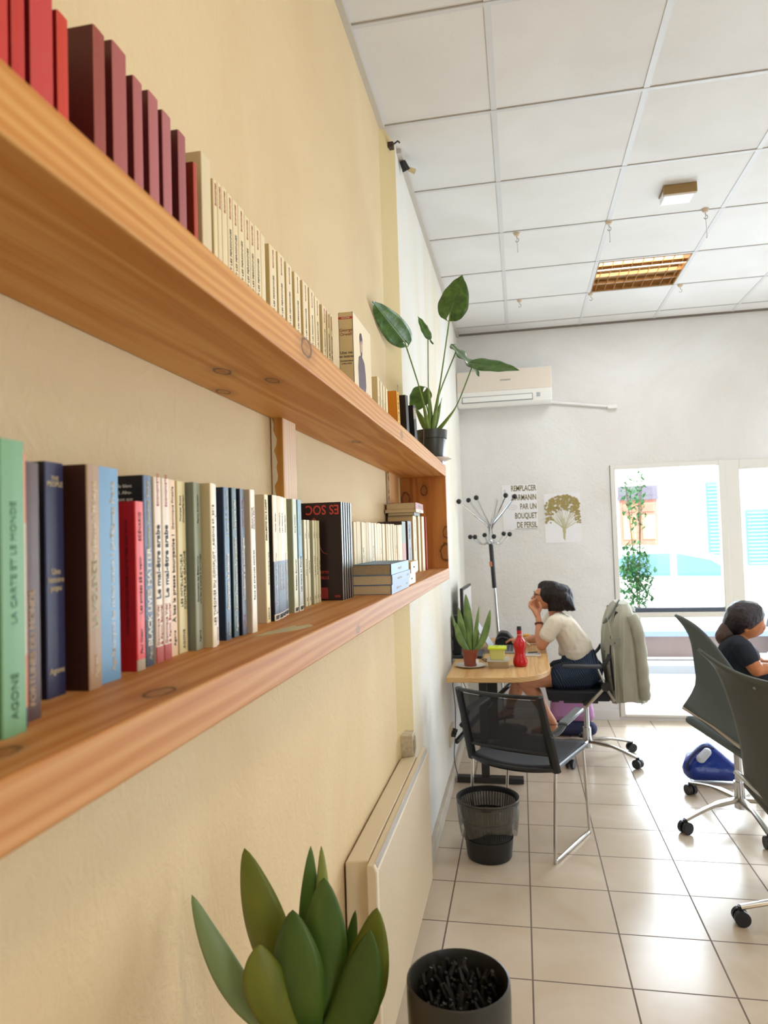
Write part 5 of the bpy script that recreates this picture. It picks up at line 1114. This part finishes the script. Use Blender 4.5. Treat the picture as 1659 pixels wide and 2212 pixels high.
# shirt
gt = G('white_jersey', .85, .2); n_ = gt.noise(gt.mapping(gt.tc.outputs['Object'], (1, 1, .6), rot=(0, .6, 0)), 9, 4, 1.2); gt.bump(n_, .7, .02)
M_TEE = gt.color(gt.ramp(n_, [(.3, (226, 214, 194)), (.7, (234, 224, 206))]))
bm = newbm(); CH, BE = at(1220, 1355, 5.12), at(1243, 1398, 5.12)
hull(bm, [(CH+V(0, -.085, 0), .088), (CH+V(0, .085, 0), .088), (BE+V(.008, -.060, 0), .108), (BE+V(.008, .060, 0), .108)])
hull(bm, [(at(1203, 1343, 4.965), .052), (at(1203, 1343, 5.275), .052), (CH+V(0, -.07, 0), .075), (CH+V(0, .07, 0), .075), (at(1208, 1336, 5.12), .052)])
hull(bm, [(BE+V(.005, -.07, -.01), .102), (BE+V(.005, .07, -.01), .102), (at(1252, 1411, 5.07), .102), (at(1252, 1411, 5.17), .102)])
for S, E, in ((S1, E1), (S2, E2)):
    hull(bm, [(S+V(.006, 0, .006), .056), (S.lerp(E, .52), .058)]); 
ball(bm, BE+V(-.085, 0, -.02), (.035, .10, .05))
obj('t_shirt', bm, M_TEE, p1, remesh=.006, smo=4)
gd = G('striped_denim', .8, .2); x_, y_, z_ = gd.sep(gd.tc.outputs['Object'])
st = gd.math('FRACT', gd.math('MULTIPLY', gd.math('ADD', gd.math('ADD', x_, gd.math('MULTIPLY', z_, .35)), gd.math('MULTIPLY', gd.noise(gd.tc.outputs['Object'], 5, 2), .12)), 70))
M_SHORT = gd.color(gd.mix(gd.math('LESS_THAN', st, .2), srgb((38, 48, 66)), srgb((84, 98, 118))))
bm = newbm()
hull(bm, [(at(1257, 1418, 5.06), .098), (at(1257, 1418, 5.18), .098), (at(1266, 1447, 5.03), .100), (at(1266, 1447, 5.21), .100), (at(1243, 1424, 5.07), .10), (at(1243, 1424, 5.17), .10)])
for y, K in ((5.03, K1), (5.21, K2)): hull(bm, [(at(1270, 1447, y), .106), (at(1262, 1458, y), .100), (HP1.lerp(K1, .42)+V(0, y-5.045, -.004), .092)])
obj('shorts', bm, M_SHORT, p1, remesh=.006, smo=3)
gh = G('dark_hair', .55, .25); n_ = gh.noise(gh.mapping(gh.tc.outputs['Object'], (1, 1, .18), rot=(0, R(28), 0)), 90, 3, .3); gh.bump(n_, .8, .006)
M_HAIR = gh.color(gh.ramp(n_, [(.3, (18, 13, 13)), (.75, (46, 33, 30))]))
bm = newbm()
hull(bm, [(at(1192, 1282, 5.09), .088), (at(1192, 1282, 5.15), .088), (at(1207, 1284, 5.10), .082), (at(1207, 1284, 5.14), .082)])
hull(bm, [(at(1176, 1269, 5.12), .050), (at(1194, 1276, 5.08), .070), (at(1194, 1276, 5.16), .070)])
for s in (-1, 1):
    y = 5.12+s*.062
    hull(bm, [(at(1199, 1285, y), .045), (at(1191, 1312, y), .026), (at(1213, 1312, y), .030), (at(1214, 1290, y), .05)])
    hull(bm, [(at(1214, 1295, y), .048), (at(1224, 1312, y-s*.01), .026), (at(1238, 1316, y-s*.02), .014), (at(1227, 1295, y-s*.02), .032)])
hull(bm, [(at(1214, 1285, 5.12), .08), (at(1229, 1305, 5.08), .030), (at(1229, 1305, 5.16), .030), (at(1241, 1317, 5.12), .010)])
hull(bm, [(at(1188, 1313, 5.05), .012), (at(1186, 1318, 5.05), .008), (at(1200, 1313, 5.06), .016)])
for k in range(16):
    a = at(1188+3.2*k, 1306+rnd.uniform(-2, 2), 5.055+.004*k); b = at(1189+3.4*k, 1319+rnd.uniform(-3, 3), 5.05+.005*k); hull(bm, [(a, .011), (b, .0045)])
obj('hair', bm, M_HAIR, p1, remesh=.0045, smo=3)
# glasses, eyes, bracelet
bm = newbm(); LX = HC.x-.098
for s in (-1, 1):
    c = V(LX, 5.12+s*.034, HC.z+.018); tube(bm, [c+V(.006*math.cos(k*PI/8)**2, .026*math.cos(k*PI/8), .022*math.sin(k*PI/8)) for k in range(17)], .0024, 6, cap=False)
    tube(bm, [c+V(.004, s*.026, .006), HC+V(.028, s*.083, .004)], .0024, 6)
tube(bm, [(LX-.002, 5.11, HC.z+.022), (LX-.002, 5.13, HC.z+.022)], .0022, 6)
obj('glasses', bm, M_BLK, p1)
bm = newbm()
for s in (-1, 1): ball(bm, HC+V(-.082, s*.030, .018), (.007, .011, .006))
obj('eyes', bm, mat('eye_dark', (50, 34, 28), .2), p1)
bm = newbm(); c = E1.lerp(W1, .80); d = (W1-E1).normalized(); u, v = frame_of(d)
for q_ in (-.004, .004): tube(bm, [c+d*q_+(u*math.cos(k*PI/8)+v*math.sin(k*PI/8))*.0275 for k in range(17)], .0032, 6, cap=False)
obj('bracelet', bm, mat('bracelet_brown', (98, 34, 24), .5), p1)
M_SAN = mat('sandal_black', (28, 26, 28), .5)
for (A, F, T) in ((A1, F1, T1), (A2, F2, T2)):
    bm = newbm(); o1 = V(0, 0, -.030); hull(bm, [(F+V(.045, 0, -.032), .010), (T+V(-.035, -.03, -.018), .007), (T+V(-.03, .035, -.018), .007), (F+V(.04, .02, -.032), .010), (F+V(.04, -.02, -.032), .010)])
    m_ = F.lerp(T, .45); tube(bm, [m_+V(0, .036*math.cos(k*PI/8), .030*math.sin(k*PI/8)-.006) for k in range(9)], [.012]*9, 8, flat=.4); tube(bm, [A+V(.02*0, .033*math.cos(k*PI/6), 0)+V(.033*math.sin(k*PI/6), 0, -.01) for k in range(13)], .006, 6, cap=False)
    obj('sandal', bm, M_SAN if A is A2 else mat('sandal_tan', (150, 104, 78), .5), p1)
# lilac bag under the chair
t = thing('bag', 'lilac fabric bag with a navy foot standing on the floor behind the office chair', 'bag', (.33, 5.62, 0))
bm = newbm(); hull(bm, [(V(.22, 5.62, .15), .05), (V(.46, 5.62, .15), .05), (V(.22, 5.66, .30), .035), (V(.45, 5.66, .30), .035)]); obj('body', bm, mat('lilac_cloth', (176, 124, 168), .8, bump=.5, bscale=14), t, remesh=.01, smo=2)
bm = newbm(); hull(bm, [(V(.20, 5.60, .055), .055), (V(.47, 5.60, .055), .055), (V(.33, 5.66, .08), .06)]); obj('foot', bm, mat('navy_cloth', (40, 44, 78), .8), t, remesh=.01, smo=2)
bm = newbm()
for x in (.27, .41): tube(bm, arc([(x-.05, 5.60, .32), (x-.03, 5.58, .37), (x+.03, 5.58, .37), (x+.05, 5.60, .32)], 4), .007, 6)
obj('handle', bm, MATS['lilac_cloth'], t)
for k, (px, py) in enumerate(((1298, 1548), (1303, 1562), (1299, 1572))):
    pass

# ---------------------------------------------------------------- the two shell backed office chairs on the right
M_SHELL = mat('shell_hazed_green', (84, 92, 90), .6, bump=.1, bscale=300); M_SHELL2 = mat('shell_olive', (74, 76, 68), .6, bump=.1, bscale=300)  # grey green is lightened to carry the haze of the bright window
def sheet(edge_l, edge_r, yl, yr, bulge=.03, nu=14, nv=16, lift=0.):
    L_ = arc([at(a, b, yl) for a, b in edge_l], 6); R_ = arc([at(a, b, yr) for a, b in edge_r], 6)
    def fn(u, v):
        a = L_[int(round(v*(len(L_)-1)))]; b = R_[int(round(v*(len(R_)-1)))]; p = a.lerp(b, u); return p+V(-.03, -.06, 0)*bulge/.03*math.sin(PI*u)*.5 + V(0, 0, (lift-.02)*math.sin(PI*u)*(1-v)**2)
    bm = newbm(); grid(bm, fn, nu, nv); return bm
t = thing('office_chair', 'grey green shell backed office chair behind the woman in the black t-shirt', 'chair', (1.06, 4.10, 0))
bm = sheet([(1458, 1328), (1489, 1370), (1501, 1430), (1503, 1480), (1476, 1526)], [(1588, 1452), (1600, 1500), (1615, 1560), (1630, 1600), (1640, 1640)], 4.12, 3.92, lift=.085); obj('back_shell', bm, M_SHELL, t, solid=.014)
bm = newbm(); tube(bm, [at(1476, 1528, 4.12), at(1545, 1572, 4.0), at(1618, 1628, 3.88)], .013, 8, flat=.7); obj('seat_rim', bm, M_ALU, t)
bm = newbm(); a, b = at(1490, 1555, 4.15), at(1620, 1640, 3.92); hull(bm, [(a, .022), (b, .022), (a+V(.34, .14, -.02), .022), (b+V(.34, .14, -.02), .022)]); obj('seat', bm, M_SHELL, t)
C2 = (1.10, 4.08); zt = a.z-.02
base5(t, C2, [(.775, 3.86), (.925, 4.42), (1.13, 3.72), (1.30, 4.37), (1.42, 4.0)], ztop=.38)
t = thing('office_chair', 'nearest olive shell backed office chair cut by the right edge of the picture', 'chair', (1.13, 3.02, 0))
bm = sheet([(1507, 1402), (1545, 1440), (1575, 1510), (1600, 1600), (1612, 1688)], [(1690, 1478), (1700, 1540), (1705, 1610), (1705, 1680), (1700, 1770)], 3.22, 2.85); obj('back_shell', bm, M_SHELL2, t, solid=.014)
bm = newbm(); tube(bm, [at(1590, 1668, 3.22), at(1640, 1712, 3.05), at(1700, 1765, 2.85)], .013, 8, flat=.7); obj('seat_rim', bm, M_ALU, t)
bm = newbm(); a, b = at(1618, 1695, 3.22), at(1700, 1790, 2.85); hull(bm, [(a, .022), (b, .022), (a+V(.36, .12, 0), .022), (b+V(.36, .12, 0), .022)]); obj('seat', bm, M_SHELL2, t)
bm = newbm(); q = at(1640, 1482, 2.98); ball(bm, q+V(-.018, -.04, 0), (.018, .006, .008)); obj('badge', bm, mat('badge_grey', (120, 128, 138), .4), t)
base5(t, (1.16, 3.02), [(.795, 3.01), (1.05, 3.34), (1.05, 2.70), (1.44, 2.80), (1.44, 3.22)], ztop=.36)
# blue bag on the floor
t = thing('blue_bag', 'shiny royal blue bag on the floor behind the chair base on the right', 'bag', (1.12, 4.72, 0))
bm = newbm(); hull(bm, [(V(1.00, 4.66, .075), .07), (V(1.22, 4.66, .06), .055), (V(1.09, 4.70, .17), .06), (V(1.05, 4.76, .1), .08)]); obj('body', bm, mat('royal_blue', (28, 58, 150), .25, bump=.6, bscale=18), t, remesh=.01, smo=2)
bm = newbm(); hull(bm, [(V(1.035, 4.62, .15), .028), (V(1.075, 4.635, .185), .026)]); obj('badge', bm, mat('badge_white', (214, 220, 232), .4), t)
bm = newbm(); tube(bm, arc([(.97, 4.63, .05), (.95, 4.60, .11), (.99, 4.62, .17), (1.06, 4.66, .21), (1.12, 4.66, .20)], 4), .009, 6); obj('strap', bm, mat('navy_strap', (24, 36, 84), .6), t)

# ---------------------------------------------------------------- second woman
gs = G('skin_tan', .5, .4); M_SKIN2 = gs.color(gs.ramp(gs.noise(gs.tc.outputs['Object'], 10, 4), [(.3, (184, 112, 70)), (.7, (204, 134, 88))]))
t = p2 = thing('person', 'person with a dark ponytail and a black t-shirt bending over the table at right', 'person', (1.25, 4.2, 0)); y0 = 4.22
H_ = at(1613, 1342, y0)
bm = newbm(); ball(bm, H_+V(.0, 0, .0), (.090, .074, .100), sub=3, rot=Matrix.Rotation(R(25), 3, 'Y'))
hull(bm, [(at(1640, 1352, y0), .036), (at(1626, 1368, y0), .026), (at(1612, 1352, y0), .055), (at(1638, 1365, y0), .020)])
hull(bm, [(at(1652, 1355, y0), .008), (at(1645, 1346, y0), .010), (at(1642, 1357, y0), .014)]); hull(bm, [(at(1646, 1366, y0), .009), (at(1636, 1364, y0), .018)])
ball(bm, at(1611, 1357, y0-.072), (.014, .010, .026))
hull(bm, [(at(1600, 1365, y0), .046), (at(1592, 1392, y0), .050)])
SA, EA, WA = at(1603, 1400, y0-.15), at(1634, 1447, y0-.19), at(1672, 1440, y0-.12)
chain(bm, [(SA, .050), (SA.lerp(EA, .5), .044), (EA, .037)]); chain(bm, [(EA, .035), (EA.lerp(WA, .4), .033), (WA, .022)])
SB, EB, WB = at(1603, 1400, y0+.15), at(1640, 1436, y0+.22), at(1680, 1432, y0+.10)
chain(bm, [(SB, .050), (EB, .037)]); chain(bm, [(EB, .035), (WB, .022)])
for W_ in (WA, WB):
    P_ = W_+V(.055, .01, .0); hull(bm, [(W_, .02), (P_+V(0, -.03, 0), .013), (P_+V(0, .03, 0), .013)])
    for k in range(4): K = P_+V(.006, -.03+.02*k, 0); chain(bm, [(K, .0105), (K+V(.030, 0, .004), .0092), (K+V(.055-.004*abs(k-1.5), 0, -.012), .008)])
    chain(bm, [(W_+V(.02, -.02, 0), .012), (W_+V(.045, -.045, -.004), .010), (W_+V(.07, -.05, -.010), .008)])
hp = V(1.30, 4.26, .56)
for s in (-1, 1):
    a = hp+V(0, s*.09, 0); k_ = a+V(.38, s*.04, -.04); f_ = k_+V(-.10, 0, -.42)
    chain(bm, [(a, .088), (k_, .054)]); chain(bm, [(k_, .052), (k_.lerp(f_, .35), .050), (f_, .032)]); hull(bm, [(f_, .032), (f_+V(.0, 0, -.04), .026), (f_+V(.13, 0, -.055), .020)])
hull(bm, [(hp+V(0, -.06, .02), .09), (hp+V(0, .06, .02), .09), (at(1590, 1410, y0), .08)])
obj('body', bm, M_SKIN2, t, remesh=.0055, smo=5)
bm = newbm(); hull(bm, [(at(1585, 1412, y0-.07), .088), (at(1585, 1412, y0+.07), .088), (hp+V(-.0, -.06, .05), .105), (hp+V(0, .06, .05), .105)])
hull(bm, [(at(1594, 1393, y0-.12), .055), (at(1594, 1393, y0+.12), .055), (at(1585, 1412, y0-.07), .085), (at(1585, 1412, y0+.07), .085), (at(1592, 1390, y0), .05)])
for S, E in ((SA, EA), (SB, EB)): hull(bm, [(S, .057), (S.lerp(E, .45), .056)])
obj('t_shirt', bm, mat('navy_black_jersey', (20, 26, 40), .8, bump=.5, bscale=12), t, remesh=.007, smo=4)
bm = newbm(); hull(bm, [(hp+V(0, -.07, -.01), .10), (hp+V(0, .07, -.01), .10), (hp+V(.16, -.11, -.02), .085), (hp+V(.16, .11, -.02), .085)]); obj('shorts', bm, mat('shorts_dark', (40, 38, 44), .8), t, remesh=.01, smo=2)
bm = newbm()
hull(bm, [(at(1604, 1330, y0-.03), .088), (at(1604, 1330, y0+.03), .088), (at(1622, 1325, y0-.02), .070), (at(1622, 1325, y0+.02), .070), (at(1592, 1345, y0), .078)])
hull(bm, [(at(1622, 1318, y0), .055), (at(1640, 1328, y0-.03), .030), (at(1640, 1328, y0+.03), .030)])
hull(bm, [(at(1598, 1350, y0-.055), .035), (at(1606, 1352, y0-.06), .022), (at(1596, 1362, y0-.04), .022)])
obj('hair', bm, mat('hair_dark', (40, 30, 34), .5, bump=.7, bscale=60), t, remesh=.006, smo=3)
bm = newbm(); chain(bm, [(at(1583, 1345, y0), .030), (at(1572, 1357, y0), .045), (at(1562, 1375, y0-.01), .045), (at(1567, 1398, y0-.03), .020)]); obj('ponytail', bm, mat('hair_brown', (84, 58, 52), .5, bump=.7, bscale=50), t, remesh=.008, smo=3)
# her table
t = thing('table', 'pale table at the right edge where the woman in the black t-shirt works', 'table', (1.9, 4.3, 0))
bm = newbm(); box(bm, 1.395, 2.6, 3.55, 5.0, .705, .73); obj('tabletop', bm, mat('table_white', (226, 224, 220), .35), t, bevel=.003)
for x in (1.62, 2.55):
    for y in (3.6, 4.95): bm = newbm(); tube(bm, [(x, y, 0), (x, y, .705)], .02, 10); obj('leg', bm, M_ALU, t)
t = thing('laptop', 'dark laptop standing open on the pale table at the right edge', 'laptop', (1.62, 4.2, .73))
bm = newbm(); box(bm, 1.50, 1.72, 4.0, 4.32, .7305, .745); obj('base', bm, M_LAP, t, bevel=.003)
bm = newbm(); box(bm, 1.722, 1.728, 4.0, 4.32, .742, .95, rot=Matrix.Rotation(R(18), 3, 'Y'), piv=(1.725, 4.1, .742)); obj('screen', bm, M_KEY, t)
bm = newbm(); lathe(bm, [(0, 0), (.028, 0), (.034, .085), (.031, .085), (.026, .006), (0, .006)], (1.445, 4.52, .7302), 24); tag(obj('mug', bm, mat('mug_dark', (70, 66, 74), .3)), 'small dark mug on the pale table in front of the bending woman', 'mug')

# ---------------------------------------------------------------- the street outside
M_ROAD = mat('sunlit_paving', (206, 204, 200), .9, noise=.15, nscale=2)
bm = newbm(); box(bm, -14, 24, FB, 40, -.16, -.03); struct(obj('ground', bm, M_ROAD, local=True))
bm = newbm(); box(bm, -14, 24, 16.9, 17.6, 0-.03, 9); struct(obj('facade', bm, mat('white_render', (232, 230, 226), .9, noise=.1, nscale=2), local=True))
bm = newbm(); box(bm, -14, 24, 8.2, 8.5, -.03, .06); tag(obj('kerb', bm, mat('kerb_grey', (170, 172, 178), .9)), 'low grey stone kerb along the street outside the window', 'kerb')
t = thing('house_door', 'panelled red brown double door under a dark carved lintel across the street', 'door', (2.70, 16.85, 0))
M_DOORW = mat('door_redbrown', (150, 92, 76), .5, noise=.3, nscale=5); M_DP = mat('door_panel', (190, 130, 96), .5)
bm = newbm(); box(bm, 2.27, 2.67, 16.82, 16.89, -.03, 2.26); obj('leaf', bm, M_DOORW, t)
bm = newbm(); box(bm, 2.69, 3.09, 16.82, 16.89, -.03, 2.26); obj('leaf', bm, M_DOORW, t)
for x in (2.33, 2.75):
    for z0, z1 in ((.15, 1.1), (1.35, 1.9), (1.98, 2.18)):
        bm = newbm(); box(bm, x, x+.28, 16.80, 16.83, z0, z1); obj('panel', bm, M_DP if z1 == 1.9 else M_DOORW, t, bevel=.01)
bm = newbm(); box(bm, 2.24, 3.12, 16.78, 16.89, 2.26, 2.34); box(bm, 2.25, 3.11, 16.80, 16.89, 2.34, 2.58); obj('lintel', bm, mat('lintel_dark', (74, 70, 82), .6, bump=1, bscale=12), t)
for (x0, x1, z0, z1, lb) in ((4.15, 4.62, .95, 2.6, 'teal shutter, left one of those across the street'), (4.95, 5.75, .7, 1.95, 'broad low teal shutter across the street, right of the tall one')):
    t = thing('shutter', lb, 'shutter', ((x0+x1)/2, 16.86, z0)); bm = newbm(); box(bm, x0, x1, 16.85, 16.89, z0, z1); obj('panel', bm, mat('teal_paint', (70, 150, 160), .5), t)
    bm = newbm()
    for k in range(int((z1-z0)/.08)): box(bm, x0+.03, x1-.03, 16.83, 16.85, z0+.03+.08*k, z0+.07+.08*k)
    obj('slats', bm, mat('teal_slat', (92, 168, 176), .5), t)
# parked car
t = thing('car', 'white parked hatchback seen side on through the shop window', 'car', (2.3, 10.6, -.03))
cy0, cy1 = 9.75, 11.45
M_CAR = mat('car_white', (232, 234, 236), .2); M_CG = mat('car_glass', (84, 120, 150), .08)
prof_ = [(.45, .25), (.40, .55), (.50, .85), (.75, .98), (1.05, 1.24), (1.40, 1.315), (1.95, 1.325), (2.45, 1.22), (2.95, .93), (3.6, .82), (4.05, .70), (4.18, .45), (4.10, .22)]
bm = newbm(); sm = arc([(x, 0, z) for x, z in prof_], 3); prism(bm, [(p.x, p.z) for p in sm], 'y', cy0, cy1); obj('body', bm, M_CAR, t, bevel=.05)
for pts in ([(1.02, .97), (1.20, 1.17), (1.42, 1.24), (1.92, 1.25), (1.92, .95)], [(2.0, .95), (2.0, 1.245), (2.42, 1.15), (2.76, .93)]):
    bm = newbm(); prism(bm, pts, 'y', cy0-.006, cy0+.01); obj('window', bm, M_CG, t, smooth=False)
for x in (1.15, 3.35):
    bm = newbm(); tube(bm, [(x, cy0-.02, .27), (x, cy0+.2, .27)], .31, 28); wh_ = obj('wheel', bm, mat('tyre', (44, 52, 66), .7), t)
    bm = newbm(); tube(bm, [(x, cy0-.03, .27), (x, cy0, .27)], .19, 20); obj('hubcap', bm, mat('hub', (170, 174, 180), .3, .7), wh_)
bm = newbm(); ball(bm, (2.66, cy0-.07, .96), (.10, .06, .06)); obj('mirror', bm, mat('mirror_dark', (60, 74, 96), .4), t)
for x in (1.85, 2.05): bm = newbm(); box(bm, x, x+.16, cy0-.03, cy0, .80, .825); obj('door_handle', bm, mat('handle_grey', (150, 156, 164), .4), t, bevel=.006)
# shrub right outside the window
def shrub(label, c, r, n, seed, cat='shrub'):
    t = thing('shrub', label, cat, (c[0], c[1], -.03)); q = random.Random(seed); bm = newbm()
    for k in range(n):
        a = q.random()*2*PI; b = math.acos(2*q.random()-1); f = q.random()**.4
        p = V(c[0]+r[0]*f*math.sin(b)*math.cos(a), c[1]+r[1]*f*math.sin(b)*math.sin(a), c[2]+r[2]*f*math.cos(b))
        d = V(q.uniform(-1, 1), q.uniform(-1, 1), q.uniform(-.6, .8)).normalized(); u, v = frame_of(d); L = q.uniform(.022, .045)
        vs = [bm.verts.new(p+d*L*x+u*L*.45*y+v*.004*abs(y)) for x, y in ((-1, 0), (-.2, .9), (1, 0), (-.2, -.9))]; bm.faces.new(vs)
    obj('foliage', bm, green('shrub_leaf', (40, 104, 56), (96, 160, 92), .5, 20) if 'shrub_leaf' not in MATS else MATS['shrub_leaf'], t, smooth=False)
    bm = newbm()
    for k in range(7):
        a = q.random()*2*PI; tube(bm, arc([(c[0], c[1], -.03), (c[0]+.1*r[0]*math.cos(a), c[1]+.1*r[1]*math.sin(a), c[2]*.5), (c[0]+.6*r[0]*math.cos(a), c[1]+.6*r[1]*math.sin(a), c[2]+r[2]*.4)], 4), [.005]*4+[.003]*4+[.002], 5)
    obj('stems', bm, mat('stem_brown', (110, 90, 64), .8), t)
shrub('leafy green shrub low outside at the left edge of the shop window', (1.03, 6.75, 1.14), (.17, .22, .34), 900, 5)
shrub('tall thin green climber outside in front of the red brown door', (1.08, 7.0, 1.86), (.12, .16, .34), 260, 9)
t = thing('bench', 'low slate blue street bench outside behind the lower pane', 'bench', (1.5, 8.9, -.03))
bm = newbm(); box(bm, .9, 3.1, 8.75, 9.1, .30, .36); obj('seat', bm, mat('bench_blue', (96, 112, 150), .6), t)
for x in (1.0, 2.9): bm = newbm(); box(bm, x, x+.08, 8.8, 9.05, -.03, .30); obj('leg', bm, MATS['bench_blue'], t)
bm = newbm(); box(bm, .95, 3.05, 9.10, 9.14, .0, .30); obj('board', bm, mat('bench_board', (150, 132, 128), .6), t)
